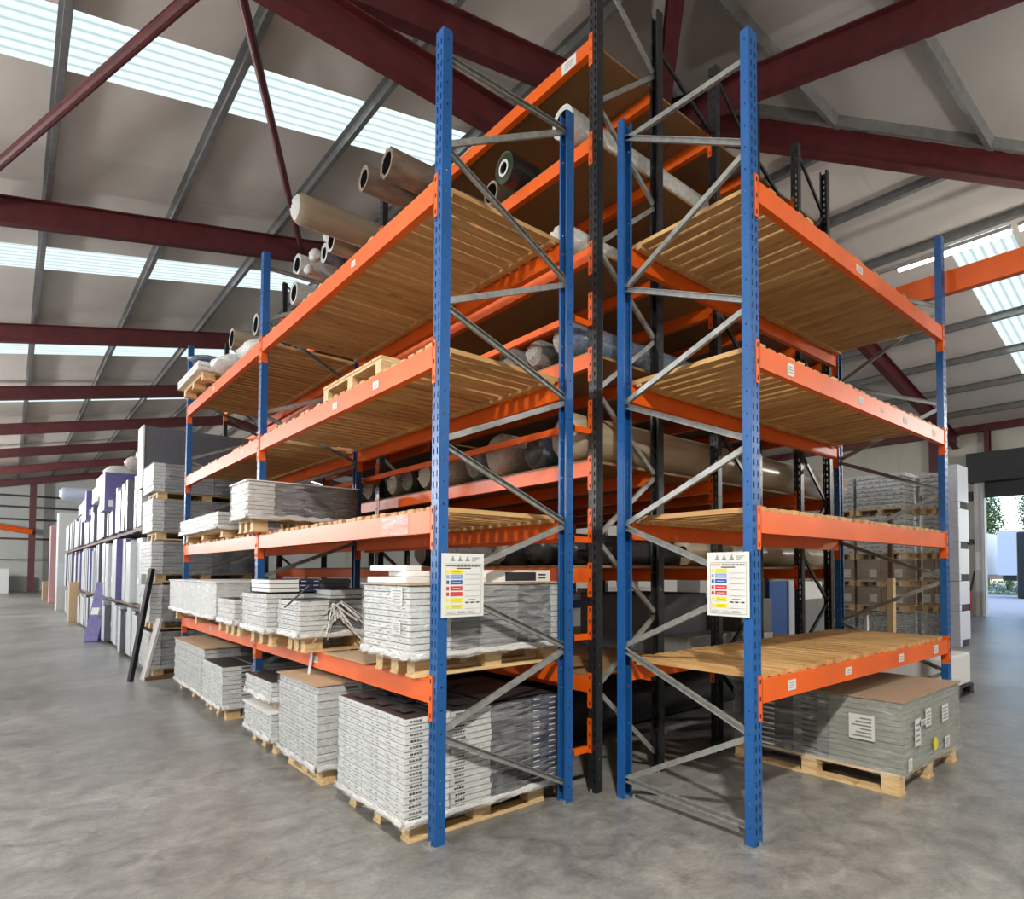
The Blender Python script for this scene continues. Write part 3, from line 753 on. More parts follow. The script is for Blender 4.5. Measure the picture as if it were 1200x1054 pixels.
# first shelf of the left rack
Z1 = ZB[0] + .1265
t, zt = load('large shrink wrapped tile pallet on the first shelf behind the left safety notice', 1.575, 3.2, Z1,
     [(.25, 'cart2', 'p'), (.19, 'cartdark', ''), (.28, 'cartmid', ''), (.26, 'cartdark', ''), (.17, 'cart', '')], .62, 11, .0355, cap='kraft', seed=7, wrapm='filmthick', ph=.125,
     labels=((.08, .28, .14, .1, 'x'), (.1, .12, .1, .07, 'x')))
for i, (dx, dy, w, l, h_, rz, lb) in enumerate(((.02, .1, .24, .42, .035, .1, 'white tile carton at the bottom of the loose pile on the wrapped pallet'), (.05, .12, .2, .36, .032, -.12, 'white tile carton in the middle of the loose pile on the wrapped pallet'), (.07, .2, .12, .3, .03, .3, 'white tile carton crooked on top of the loose pile'), (.52, .06, .5, .3, .075, 0, 'white carton with a black printed panel on the wrapped pallet beside the notice'))):
    mb = MB(); mb.box(0, w, 0, l, 0, h_)
    if i == 3: mb.box(.14, .38, -.002, 0, .006, .062, 1); mb.box(.4, .46, -.002, 0, .04, .05, 1); mb.box(.4, .46, -.002, 0, .02, .028, 1)
    zz = zt + (.0, .037, .071, 0)[i] + .002
    o = link('loose_carton', mb.mesh('loose_carton', ['white', 'black']), None, (1.575 + dx, 3.2 + dy, zz), (0, 0, rz), label=lb, category='carton', group='loose cartons on the first shelf')
    bevel(.004)(o)
load('wrapped tile stack with torn glossy film on the first shelf, second from the camera', 1.5, 4.75, Z1,
     [(.2, 'cart2', 'p'), (.26, 'cartdark', ''), (.5, 'cartmid', '')], .5, 7, .036, seed=8, ph=.13, wrapm='film')
mb = MB(); rr = random.Random(3)
for k in range(22):
    a = Vector((1.74 + rr.uniform(-.03, .05), 4.715, Z1 + .36 + rr.uniform(-.06, .02))); b = a + Vector((rr.uniform(-.22, .28), -rr.uniform(.01, .04), -rr.uniform(.05, .24)))
    mb.bar(a, b, rr.uniform(.003, .012), .002, (rr.uniform(-.6, .6), 1, .2))
solo('torn_film', mb, ['crumplew'], 'torn glossy strands of film hanging on the second wrapped stack of the first shelf', 'plastic film')
# dark strap and hanging tape
mb = MB(); mb.bar((1.46, 4.95, Z1 + .33), (1.50, 4.55, Z1 + .50), .012, .006); solo('plastic_strap', mb, ['black'], 'loose dark strap sticking out over the wrapped stack on the first shelf', 'strap')
mb = MB(); mb.bar((1.655, 4.95, .86), (1.655, 5.02, .68), .05, .003, (1, 0, 0)); mb.bar((1.655, 4.90, Z1 + .1), (1.655, 4.95, .86), .03, .003, (1, 0, 0)); solo('hanging_tape', mb, ['tape'], 'strip of clear film hanging over the first orange beam', 'plastic film')
# cartons behind / above it
load('stack of dark printed cartons with white ends behind the torn wrapped stack', 1.82, 5.05, Z1 + .0,
     [(.25, 'cart', ''), (.2, 'cartdark', 'd'), (.25, 'cartmid', ''), (.2, 'cartdark', '')], .5, 10, .045, seed=9, pal=False, skirt=False, wrapm=None)
load('crumpled white wrapped stack of tile cartons beside the second blue upright', 1.44, 5.33, Z1,
     [(.28, 'cart2', 'p'), (.4, 'cartmid', '')], .7, 8, .036, seed=10, wrapm='filmthick')
load('short pile of white cartons with black ends on top of the crumpled wrapped stack', 1.47, 5.37, Z1 + .13 + 8 * .036 + .012,
     [(.22, 'white', ''), (.16, 'cartnavy', 'd'), (.25, 'cartdark', '')], .5, 3, .034, seed=11, pal=False, skirt=False, wrapm=None)
load('small white wrapped stack on the first shelf between two bigger stacks', 1.46, 6.36, Z1,
     [(.2, 'crumplew', ''), (.3, 'cartmid', '')], .62, 5, .042, seed=12, wrapm='filmthick')
load('row of pale upright cartons under a white sheet, farthest on the first shelf', 1.47, 7.1, Z1,
     [(.3, 'cart2', ''), (.5, 'cartmid', '')], 2.45, 1, .35, yrows=3, cap='white', seed=13, wrapm='film')
mb = MB(); mb.box(1.64, 2.62, 3.93, 4.66, Z1 + .003, Z1 + .01)
solo('fibre_board', mb, ['kraft'], 'loose pale fibre board lying on the first orange beam between the pallets', 'board')
# second shelf
Z2 = ZB[1] + .147
load('white wrapped block with dark sides on the second shelf beside the second blue upright', 1.52, 6.24, Z2,
     [(.22, 'crumplew', ''), (.25, 'slate', ''), (.5, 'cartdark', '')], .6, 9, .036, cap='white', seed=14, wrapm='filmthick')
load('flat pile of pale cartons on a pallet on the second shelf, farthest', 1.55, 7.5, Z2,
     [(.3, 'cart', 'p'), (.55, 'cartmid', '')], 2.0, 4, .042, seed=15, wrapm='film', ph=.1)
# empty pallets
mb = pallet(None, 1.72, 2.6, 3.95, 5.0, ZB[2] + .147, 'X', .14)
solo('wooden_pallet', mb, ['palX'], 'empty pine pallet lying on the third shelf of the left rack', 'pallet')
# third and top shelf bits near the far bay
def bag(x, y, z, rx, ry, rz, m, label, seed, name='wrapped_bundle', cat='bundle'):
    rr = random.Random(seed); mb = MB(); nu, nv = 14, 9; vs = []
    for j in range(nv + 1):
        th = math.pi * j / nv
        for i in range(nu):
            ph = 2 * math.pi * i / nu; k = 1 + rr.uniform(-.12, .12)
            vs.append((x + rx * k * math.copysign(abs(math.sin(th) * math.cos(ph)) ** .75, math.cos(ph)), y + ry * k * math.copysign(abs(math.sin(th) * math.sin(ph)) ** .75, math.sin(ph)), z + rz + rz * math.cos(math.pi - th) * (1 if 0 < j < nv else .9)))
    mb.add(vs, [(j * nu + i, j * nu + (i + 1) % nu, (j + 1) * nu + (i + 1) % nu, (j + 1) * nu + i) for j in range(nv) for i in range(nu)])
    return solo(name, mb, [m], label, cat, smooth=True)
Z4 = ZB[3] + .147
load('pale tray of cartons on a pallet at the far end of the top shelf', 1.5, 8.35, Z4, [(.5, 'white', ''), (.3, 'cartmid', '')], 1.2, 2, .05, seed=16, wrapm='film', ph=.1, skirt=False)
bag(1.85, 7.95, Z4, .28, .35, .09, 'whiteroll', 'white crumpled bundle on the top shelf near the second blue upright', 4)
bag(1.75, 8.6, Z4 + .21, .3, .2, .06, 'blueroll', 'blue film bundle lying on the pale tray of the top shelf', 5)
bag(1.95, 7.4, Z4, .25, .3, .13, 'crumplew', 'greenish white wrapped bundle on the top shelf', 6)
Z3 = ZB[2] + .147
bag(2.25, 7.0, Z3, .22, .24, .1, 'crumplew', 'white wrapped bundle on the third shelf behind the second blue upright', 7)
# right rack ground load
t, zt = load('big grey green tile pallet with paper labels on the floor under the right rack', 4.30, 1.66, 0,
     [(.44, 'cartgreen', 's'), (.56, 'cartgreen', '')], .01, 0, .1, seed=20, wrapm=None, skirt=False, pal=False)
for o in [x for x in bpy.data.objects if x.parent == t]: bpy.data.objects.remove(o)
bpy.data.objects.remove(t)

t = thing('tile_pallet_load', 'big grey green tile pallet with paper labels on the floor under the right rack', 'pallet load', (4.8, 2.4, 0), LGRP)
pallet(t, 4.24, 5.38, 1.64, 2.94, 0, 'Y', .14)
for k in range(12):
    for (yy, w, m_) in ((1.62, .52, 'cartgreen'), (2.14, .28, 'cartmid'), (2.42, .52, 'cartdark')):
        for (xx, l) in ((4.25, .56), (4.82, .56)):
            key = ('g', w, m_, l)
            if key not in CM:
                mb = MB(); mb.box(0, l - .003, 0, w - .003, 0, .0365)
                if m_ != 'cartgreen': mb.box(-.001, .001, w * .3, w * .75, .01, .022, 1)
                CM[key] = mb.mesh('carton', [m_, 'label' if m_ == 'cartdark' else 'black'])
            link('carton', CM[key], t, (xx + R.uniform(-.002, .002), yy + R.uniform(-.002, .002), .142 + k * .039))
zt = .142 + 12 * .039
mb = MB(); mb.box(4.24, 5.4, 1.61, 2.96, zt + .002, zt + .01); part('cover_board', mb, ['brownbox'], t)
wrap_shell(t, 4.25, 5.38, 1.62, 2.94, .12, zt + .01, 'film', seed=20); 
for (a, b, z0, z1, f) in ((1.80, 1.98, .33, .50, 'x'), (4.42, 4.52, .30, .48, 'y'), (4.62, 4.72, .40, .52, 'y'), (4.95, 5.08, .38, .50, 'y'), (4.5, 4.62, .42, .46, 'y'), (4.3, 4.36, .16, .24, 'y'), (5.0, 5.1, .18, .26, 'y')):
    mb = MB()
    if f == 'x':
        mb.box(4.234, 4.237, a, b, z0, z1)
        for i in range(6): mb.box(4.232, 4.234, a + .02, b - .02 - .03 * (i % 3), z0 + .02 + i * .024, z0 + .03 + i * .024, 1)
    else:
        mb.box(a, b, 1.602, 1.605, z0, z1)
        for i in range(4): mb.box(a + .015, b - .02, 1.600, 1.602, z0 + (z1 - z0) * (.15 + .2 * i), z0 + (z1 - z0) * (.22 + .2 * i), 1)
    part('paper_label', mb, ['label', 'gry'], t)
mb = MB(); mb.cyl((4.80, 1.603, .25), (4.80, 1.600, .25), .045, 16); part('round_sticker', mb, ['yell'], t)
# white block on a black pallet by the door
t = thing('white_block', 'low white wrapped block on a black pallet on the floor beyond the right rack', 'pallet load', (8.1, 2.9, 0))
mb = pallet(None, 7.5, 8.55, 2.4, 3.4, 0, 'X', .12); part('pallet', mb, ['black'], t)
mb = MB(); mb.box(7.5, 8.5, 2.42, 3.4, .13, .5); part('wrapped_block', mb, ['white'], t, mods=bevel(.02))

# ------------------------------------------------------------------ rolls
def roll(x0, x1, y, z, r, body, end, label, hollow=.45, seed=0, name='carpet_roll', squash=1.0, group=None, cat='roll', lumps=.02, tilt=0, core=0):
    rr = random.Random(seed); n = 28; mb = MB(); offs = [1 + lumps * math.sin(2 * t_ / n * math.pi * 2 + seed) + lumps * rr.uniform(-1, 1) for t_ in range(n)]
    L_ = x1 - x0
    xs = [0, .04, .12, L_ * .3, L_ * .6, L_ - .05, L_]
    def ring(x, k, dz=0): return [(x, k * r * offs[i] * math.cos(2 * math.pi * i / n), k * r * squash * offs[i] * math.sin(2 * math.pi * i / n) + x * tilt) for i in range(n)]
    vs = []; rad = []
    wrapped = hollow == 0
    for j, x in enumerate(xs):
        k = 1.0 + rr.uniform(-.015, .015)
        if wrapped and j == 0: k = .82
        if wrapped and j == len(xs) - 1: k = .85
        vs += ring(x, k)
    m = len(xs)
    mb.add(vs, [(j * n + i, j * n + (i + 1) % n, (j + 1) * n + (i + 1) % n, (j + 1) * n + i) for j in range(m - 1) for i in range(n)], 0)
    def capend(x, sgn, mi):
        if wrapped:
            a = ring(x, .82 if x == 0 else .85); vs = a[:]; b = ring(x - sgn * .035, .5); vs += [(p[0] + rr.uniform(-.012, .012), p[1], p[2]) for p in b]; vs.append((x - sgn * .02, 0, x * tilt))
            mb.add(vs, [(i, (i + 1) % n, n + (i + 1) % n, n + i) for i in range(n)] + [(n + i, n + (i + 1) % n, 2 * n) for i in range(n)], mi)
        else:
            ks = [1, .92, .88, .8, .76, .68, .64, .56, .52, hollow]; ks = [k for k in ks if k > hollow] + [hollow]; depth = [0 if q % 2 == 0 else .006 for q in range(len(ks))]
            vs = []
            for k, dd in zip(ks, depth): vs += ring(x + sgn * dd, k)
            vs += ring(x + sgn * .5, hollow * .9)
            mb.add(vs, [(j * n + i, j * n + (i + 1) % n, (j + 1) * n + (i + 1) % n, (j + 1) * n + i) for j in range(len(ks) - 1) for i in range(n)], mi)
            j = len(ks) - 1
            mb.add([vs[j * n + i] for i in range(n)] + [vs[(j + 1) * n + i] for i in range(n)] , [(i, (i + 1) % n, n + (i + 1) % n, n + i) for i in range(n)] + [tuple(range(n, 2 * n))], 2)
    capend(0, 1, 1); capend(L_, -1, 1)
    if core:
        a1, b1 = ring(-.006, hollow), ring(-.006, hollow + core); a2 = ring(.3, hollow * .98)
        mb.add(a1 + b1 + a2, [(i, (i + 1) % n, n + (i + 1) % n, n + i) for i in range(n)] + [(i, (i + 1) % n, 2 * n + (i + 1) % n, 2 * n + i) for i in range(n)], 3)
    me = mb.mesh(name, [body, end, 'dark', 'label'], (0, 0, 0), True)
    o = link(name, me, None, (x0, y, z), label=label, category=cat)
    if group: o['group'] = group
    return o
G = 'rolls on the black rack'
RS = 1
def rl(x0, x1, y, zfloor, r, body, end, label, **k):
    global RS; RS += 1
    return roll(x0, x1, y, zfloor + r * k.get('squash', 1.0) * 1.03 + .004, r, body, end, label, seed=RS, group=G, **k)
f1, f2, f3, f5, f7, f9, f11 = [z + .118 for z in KB]
# top level, ends poking out over the aisle
rl(2.42, 5.8, 6.02, f1, .115, 'brownroll', 'brownroll', 'brown hollow roll on the rack top pointing at the aisle, with a pinched oval end', hollow=.7, squash=1.1, lumps=.05)
rl(2.5, 5.8, 5.68, f1 + .02, .135, 'brownroll', 'brownroll', 'thicker brown roll with an open ragged end high beside the second black upright', hollow=.75, lumps=.07)
rl(2.12, 5.8, 7.06, f1, .155, 'tan', 'crumplew', 'long beige roll with a white wrapped end, farthest out over the aisle', hollow=0, lumps=.04)
rl(2.62, 5.8, 7.45, f1, .14, 'tan', 'whiteroll', 'beige roll with looped white plastic at its end on the rack top', hollow=.7, lumps=.03)
rl(2.66, 5.8, 7.78, f1, .12, 'blueroll', 'whiteroll', 'dark bluish roll tucked beside the beige rolls on the rack top', hollow=.6)
rl(2.54, 5.8, 8.38, f1, .15, 'whiteroll', 'whiteroll', 'pale roll with a knotted open plastic end on the rack top', hollow=.65, lumps=.07)
rl(2.78, 5.8, 9.3, f1, .16, 'whiteroll', 'whiteroll', 'pale hollow plastic roll on the rack top beyond the knotted one', hollow=.72)
rl(2.72, 5.8, 10.95, f1 + .0, .17, 'greyroll', 'whiteroll', 'grey roll with shiny top, second to last on the rack top', hollow=.75)
rl(2.6, 5.8, 11.9, f1, .17, 'tan', 'whiteroll', 'beige hollow roll, last one visible on the rack top', hollow=.8)
for i, (x, y, z, q) in enumerate(((2.66, 7.62, f1 + .2, .07), (2.62, 7.97, f1 + .08, .075), (2.60, 8.12, f1 - .04, .06))):
    bag(x, y, z, q * .8, q * 1.2, q, 'crumplew', ['upper', 'middle', 'lower'][i] + ' knot of white plastic film at the roll ends on the rack top', 21 + i, 'plastic_knot', 'plastic film')
# second level
rl(2.72, 6.4, 3.30, f2, .115, 'whiteroll', 'whiteroll', 'white plastic wrapped hollow roll running back under the top board', hollow=.72)
rl(2.72, 6.4, 4.02, f2, .125, 'blackroll', 'greenroll', 'hollow roll with a dark green spiral end and white core', hollow=.36, core=.16)
rl(2.80, 6.4, 4.33, f2, .10, 'brownroll', 'brownroll', 'small brown hollow roll beside the green ended roll', hollow=.78)
rl(2.62, 6.4, 4.6, f2, .085, 'greyroll', 'crumplew', 'thin grey roll with a pale torn end on the second board', hollow=0)
# third level
rl(2.74, 6.4, 3.36, f3, .10, 'whiteroll', 'crumplew', 'pale wrapped roll with a bulging end on the third board', hollow=0)
rl(2.9, 6.4, 4.7, f3, .1, 'blackroll', 'greyroll', 'dark roll deep on the third board', hollow=.5)
# fourth level
rl(2.78, 6.5, 3.36, f5, .135, 'blueroll', 'crumple', 'pale blue roll with a crumpled clear wrapped end on the middle board', hollow=0)
rl(2.80, 6.5, 3.72, f5, .11, 'greyroll', 'crumple', 'grey crinkle wrapped roll between blue upright and pale blue roll', hollow=0)
rl(2.80, 6.5, 4.08, f5, .13, 'greyroll', 'greyroll', 'silvery grey roll end on the middle board, third from the black upright', hollow=0, lumps=.04)
rl(2.82, 6.5, 4.45, f5, .125, 'brownroll', 'crumple', 'dark purplish wrapped roll on the middle board', hollow=0)
# fifth level
rl(2.80, 6.9, 3.36, f7, .175, 'tan', 'crumple', 'thick tan cardboard roll running the whole depth of the black rack', hollow=0)
rl(2.86, 6.5, 3.80, f7, .14, 'blueroll', 'blackroll', 'blue plastic wrapped roll beside the thick tan roll', hollow=0, lumps=.05)
rl(2.78, 6.5, 4.20, f7, .165, 'crumple', 'crumple', 'round brownish crinkled roll end framed by the near blue braces', hollow=0)
rl(2.84, 6.5, 4.62, f7, .14, 'blueroll', 'greyroll', 'navy and grey roll just right of the nearest blue upright', hollow=0)
rl(2.80, 6.5, 5.05, f7, .15, 'crumple', 'crumple', 'grey crinkled roll seen behind the nearest blue upright', hollow=0, lumps=.04)
rl(2.84, 6.5, 5.5, f7, .13, 'greyroll', 'crumplew', 'roll with a white plastic flap on its end left of the nearest blue upright', hollow=0)
rl(2.84, 6.5, 5.85, f7, .12, 'blackroll', 'greyroll', 'dark roll with a slanting grey end near the rail bracket', hollow=0)
rl(2.84, 6.5, 6.2, f7, .12, 'greyroll', 'crumplew', 'small roll with a bright white end at the far end of its bay', hollow=0)
rl(2.86, 6.5, 6.85, f7, .14, 'blueroll', 'crumple', 'bluish wrapped roll just past the second black upright', hollow=0)
rl(2.86, 6.5, 7.3, f7, .14, 'greyroll', 'crumple', 'grey wrapped roll in the second bay above the dark sided block', hollow=0)
# sixth level
rl(2.86, 4.0, 3.36, f9, .09, 'blackroll', 'blackroll', 'short dark roll low behind the orange bracket', hollow=0)
rl(4.1, 6.4, 3.36, f9, .115, 'tan', 'tan', 'pale hollow roll with a thick spiral end behind the right rack', hollow=.42)
rl(2.86, 6.4, 3.8, f9, .13, 'blackroll', 'blackroll', 'black roll behind the near blue upright on the lower board', hollow=0)
rl(2.86, 6.4, 4.25, f9, .13, 'blackroll', 'crumple', 'black roll with a shiny wrapped end on the lower board', hollow=0)
rl(2.86, 6.4, 5.2, f9, .11, 'greyroll', 'crumplew', 'dark roll with white crinkled end above the tile cartons', hollow=0)
rl(2.86, 6.4, 5.6, f9, .12, 'blackroll', 'crumple', 'shiny wrapped roll end above the dark cartons', hollow=0)
rl(4.95, 6.6, 3.7, f9, .14, 'brownroll', 'crumple', 'brown shiny roll behind the far posts of the black rack', hollow=0)

for i, y in enumerate((4.25, 4.78, 5.31)):  # unseen rolls added to block light and keep this floor dark
    roll(2.98, 6.5, y, .255, .245, 'blackroll', 'blackroll', ['nearest', 'middle', 'farthest'][i] + ' of three added dark rolls blocking light below the black rack', hollow=0, seed=60 + i, group='added dark rolls under the black rack')
# ------------------------------------------------------------------ goods deeper behind the black rack
def simple_box(name, x0, x1, y0, y1, z0, z1, m, label, cat='carton', group=None, bev=.008, extra=None):
    mb = MB(); mb.box(x0, x1, y0, y1, z0, z1)
    if extra: extra(mb)
    return solo(name, mb, [m, 'black', 'label', 'bluebox'], label, cat, group=group, mods=bevel(bev))
simple_box('wrapped_crate', 3.95, 4.75, 3.6, 4.5, f11 + .002, f11 + .50, 'slate', 'dark slate wrapped block on the lowest board behind the right rack', 'crate')
simple_box('grey_crate', 5.55, 6.15, 3.75, 4.4, f11 + .002, f11 + .40, 'cartmid', 'grey plastic crate on the lowest board near the far black posts', 'crate')
simple_box('blue_board', 7.16, 7.6, 4.4, 4.46, 0, 1.36, 'bluebox', 'blue board standing upright behind the right notice', 'board')
simple_box('pale_board', 7.66, 7.9, 4.4, 4.46, 0, 1.36, 'trailer', 'narrow pale blue board standing beside the blue board', 'board')
simple_box('grey_crate', 8.0, 8.8, 4.4, 5.1, 0, 1.08, 'cartmid', 'tall dark grey crate seen through the far black posts', 'crate')
simple_box('white_carton', 8.05, 8.7, 4.45, 4.9, 1.082, 1.34, 'white', 'white carton on top of the tall dark grey crate', 'carton')
simple_box('grey_carton', 4.0, 4.7, 3.22, 3.5, f11 + .002, f11 + .16, 'cartmid', 'grey striped carton on the lowest board just behind the right rack', 'carton')
simple_box('grey_carton', 4.8, 5.3, 3.22, 3.5, f11 + .002, f11 + .12, 'cart', 'flat pale carton on the lowest board just behind the right rack', 'carton')
simple_box('white_carton', 5.55, 6.2, 6.0, 6.4, f11 + .002, f11 + .17, 'white', 'long white carton seen between the two middle blue uprights', 'carton')
simple_box('white_carton', 5.0, 5.45, 6.0, 6.4, f11 + .002, f11 + .42, 'white', 'white box with blue print seen beside the middle black upright', 'carton', extra=lambda mb: mb.box(5.15, 5.3, 5.997, 6.0, 1.02, 1.12, 3))
simple_box('white_block', 6.6, 7.8, 7.0, 7.6, 0, 1.22, 'crumplew', 'white wrapped block seen behind the long white carton', 'pallet load')
simple_box('white_block', 6.6, 7.7, 7.8, 8.4, 0, 2.45, 'white', 'tall white block seen under the second slatted shelf between the racks', 'pallet load')
for i, (x, y, z, w, d_, h_) in enumerate(((9.0, 8.5, 0, 1.2, 1.0, 1.6), (10.6, 8.2, 0, 1.2, 1.0, 1.9), (9.4, 11.0, 0, 1.3, 1.2, 2.4))):
    simple_box('wrapped_pallet_block', x, x + w, y, y + d_, z + .0, h_, ['white', 'crumplew', 'palewrap'][i], ['white wrapped block on the floor seen through the black rack', 'crumpled white block on the floor seen through the black rack, right of another', 'tall pale block on the floor deep behind the black rack'][i], 'pallet load')

# ------------------------------------------------------------------ stacked carton pallets by the door wall
def stack_unit(x0, y0, wx, wy, z0, h_, kind, label, seed):
    t = thing('carton_pallet', label, 'pallet load', (x0 + wx / 2, y0 + wy / 2, z0), 'carton pallets stacked by the loading door wall')
    if kind != 'blue': pallet(t, x0, x0 + wx, y0, y0 + wy, z0, 'X', .14)
    rr = random.Random(seed)
    if kind == 'brown':
        for a in range(2):
            mb = MB(); y1 = y0 + a * wy / 2 + .01
            mb.box(x0 + .02, x0 + wx - .02, y1, y1 + wy / 2 - .02, z0 + .142, z0 + h_ - .01)
            mb.box(x0 + .016, x0 + .02, y1 + .08, y1 + .24, z0 + .2, z0 + .38, 1)
            part('carton', mb, ['brownbox', 'label'], t)
    elif kind == 'flat':
        n = 8
        for a in range(n):
            mb = MB(); z1 = z0 + .142 + a * (h_ - .16) / n
            e = rr.uniform(-.01, .01); mb.box(x0 + .02 + e, x0 + wx - .02, y0 + .02 + e, y0 + wy - .02, z1, z1 + (h_ - .16) / n - .012)
            yy = y0 + .06
            while yy < y0 + wy - .12: mb.box(x0 + .016 + e, x0 + .02 + e, yy, yy + rr.uniform(.03, .1), z1 + .012, z1 + .035, 1); yy += rr.uniform(.12, .2)
            part('carton_layer', mb, ['cart2', 'gry'], t)
    else:
        mb = MB(); mb.box(x0 - .004, x0 + wx + .004, y0 - .004, y0 + wy + .004, z0 + .13, z0 + h_ - .005); mb.box(x0 - .004, x0 + .1, y0 - .004, y0 + wy + .004, z0, z0 + .13); mb.box(x0 + .1, x0 + wx, y0 + .02, y0 + wy, z0, z0 + .13, 1); part('wrapped_load', mb, ['bluewrap', 'black'], t, mods=bevel(.012))
        return t
    wrap_shell(t, x0 + .02, x0 + wx - .02, y0 + .02, y0 + wy - .02, z0 + .13, z0 + h_, 'film', seed=seed)
    return t
lvw = ['bottom', 'second', 'third', 'fourth', 'top']
zs = [0, .62, 1.16, 1.76, 2.72, 3.62]
for ci, (x, y, w, nm) in enumerate(((13.5, 5.02, 1.08, 'left'), (13.5, 6.14, 1.1, 'leftmost, half hidden by black posts'), (14.1, 4.42, .5, 'middle narrow'))):
    for k in range(5):
        kind = 'brown' if 1 <= k <= 2 else 'flat'
        stack_unit(x, y, .9, w, zs[k], zs[k + 1] - zs[k], kind, '%s pallet of the %s carton stack near the loading door' % (lvw[k], nm), ci * 7 + k)
zc = [0, .7, 1.3, 1.95, 2.75, 3.62]
for k in range(5):
    stack_unit(13.4, 3.98, .62, .34, zc[k], zc[k + 1] - zc[k], 'blue', '%s unit of the bluish white wrapped column beside the far blue upright' % lvw[k], 50 + k)
mb = MB(); mb.bar((12.9, 5.1, 0), (12.9, 5.1, 1.35), .14, .12, (0, 1, 0)); mb.bar((12.9, 5.1, 1.3), (12.9, 5.1, 2.65), .1, .08, (0, 1, 0), 1)
solo('timber_prop', mb, ['palX', 'rust'], 'timber and steel prop standing between the carton stacks', 'prop')
t = thing('work_table', 'low dark table behind the black posts in front of the carton stacks', 'table', (10.2, 5.2, 0))
mb = MB(); mb.box(9.6, 10.8, 4.6, 6.3, .74, .78); part('table_top', mb, ['rust'], t)
for x in (9.65, 10.7):
    for y in (4.65, 6.2): mb = MB(); mb.box(x, x + .06, y, y + .06, 0, .74); part('leg', mb, ['white'], t)
for i, (z, w) in enumerate(((.785, .5), (.935, .4), (1.085, .5))):
    simple_box('white_carton', 9.8, 10.2, 5.5, 5.5 + w, z, z + .145, 'label', ['bottom', 'middle', 'top'][i] + ' carton of the small white pile on the low table', 'carton', group='white cartons on the low table')
# tools by the door
t = thing('broom', 'red headed broom leaning on the wall left of the loading door', 'broom', (XW - .5, 6.7, 0))
mb = MB(); mb.bar((XW - .6, 6.75, .75), (XW - .15, 7.05, 1.75), .035, .035); part('handle', mb, ['navy'], t)
mb = MB(); mb.box(XW - .75, XW - .6, 6.45, 6.85, .15, .85); part('broom_head', mb, ['red'], t)
mb = MB(); mb.cyl((XW - .8, 6.6, 0), (XW - .2, 6.45, 1.5), .035, 8); solo('steel_pole', mb, ['black'], 'thin dark pole leaning beside the loading door rail', 'pole')

# ------------------------------------------------------------------ far part of the aisle on the left
zt5 = [0, .66, 1.33, 1.93, 2.50]
h5 = [.0575, .0575, .052, .0515, .045]
for k in range(5):
    load('%s pallet of the tall dark tile stack next to the third blue upright' % lvw[k], 1.42, 10.7, zt5[k], [(.14, 'cart', ''), (.6, 'cartmid', ''), (.6, 'slate', '')], .9, 9, h5[k], seed=30 + k, wrapm='film', skirt=False, ph=.115)
mb = MB(); mb.box(1.43, 2.85, 11.66, 12.15, 2.76, 3.70); mb.box(1.41, 1.43, 11.65, 12.16, 2.75, 3.71, 1)
solo('board_pack', mb, ['slate', 'label'], 'big dark slate pack of boards standing behind the tile stack top', 'board pack')
mb = MB(); mb.box(1.7, 2.7, 11.7, 12.1, 0, 2.755)
solo('board_pack', mb, ['slate'], 'dark board stack carrying the big slate pack behind the tile tower', 'board pack')
for k in range(5):
    simple_box('dark_pallet_block', 2.75, 3.7, 13.6, 14.5, .6 * k, .6 * k + .598, 'slate', '%s dark block stacked behind the tile tower' % lvw[k], 'pallet load')
# leaning panels
t = thing('steel_sheet', 'dark grey steel panel leaning against the tile tower', 'panel', (1.28, 10.62, 0))
mb = MB(); mb.bar((1.20, 10.5, .0), (1.42, 10.6, 1.52), .06, .05); part('sheet', mb, ['navy'], t)
mb = MB(); mb.bar((1.34, 10.52, .0), (1.52, 10.6, .82), .09, .04)
solo('leaning_board', mb, ['white'], 'short white board leaning beside the grey steel panel', 'panel')
mb = MB(); mb.box(1.36, 1.9, 10.45, 10.62, .0, .04); solo('floor_batten', mb, ['rust'], 'dark batten on the floor at the foot of the tile tower', 'batten')
# upright packs on three levels
dr = thing('door_rack', 'long dark steel rack full of upright packs along the aisle', 'rack', (1.7, 12.2, 0))
for z in (.90, 2.14):
    mb = MB(); mb.box(1.50, 1.58, 12.2, 30, z, z + .06); mb.box(2.5, 2.58, 12.2, 30, z, z + .06)
    y = 12.4
    while y < 30: mb.box(1.5, 2.58, y, y + .08, z - .02, z + .0); y += .9
    part('shelf_beam', mb, ['rust'], dr)
for y in (12.2, 15.8, 19.4, 23, 26.6, 30):
    mb = MB(); mb.box(2.62, 2.7, y - .05, y + .03, 0, 3.2); part('post', mb, ['rust'], dr)
rr = random.Random(11)
pk = 0
def pack(x0, x1, y0, y1, z0, z1, m, label, grp='upright packs along the aisle'):
    mb = MB(); mb.box(x0, x1, y0, y1, z0, z1); w = y1 - y0
    if m in ('slate', 'purple', 'cart'): mb.box(x0 - .006, x0, y0 + .004, y1 - .004, z0 + .004, z1 - .004, 2)  # pale front on darker sides: lamp-side contrast put into the colour
    if rr.random() < .35: mb.box(x0 - .009, x0 - .006 if m in ('slate', 'purple', 'cart') else x0, y0 + w * .2, y1 - w * .2, z0 + .3, z0 + .4, 1)
    return solo('upright_pack', mb, [m, 'label', 'litfront'], label, 'upright pack', group=grp, mods=bevel(.008, 1))
lvl = [(.06, .80, 'floor row'), (.965, 1.12, 'middle row'), (2.205, .86, 'upper row')]
cname = {'palewrap': 'pale grey', 'purple': 'purple sided', 'cart': 'light grey', 'slate': 'slate sided'}
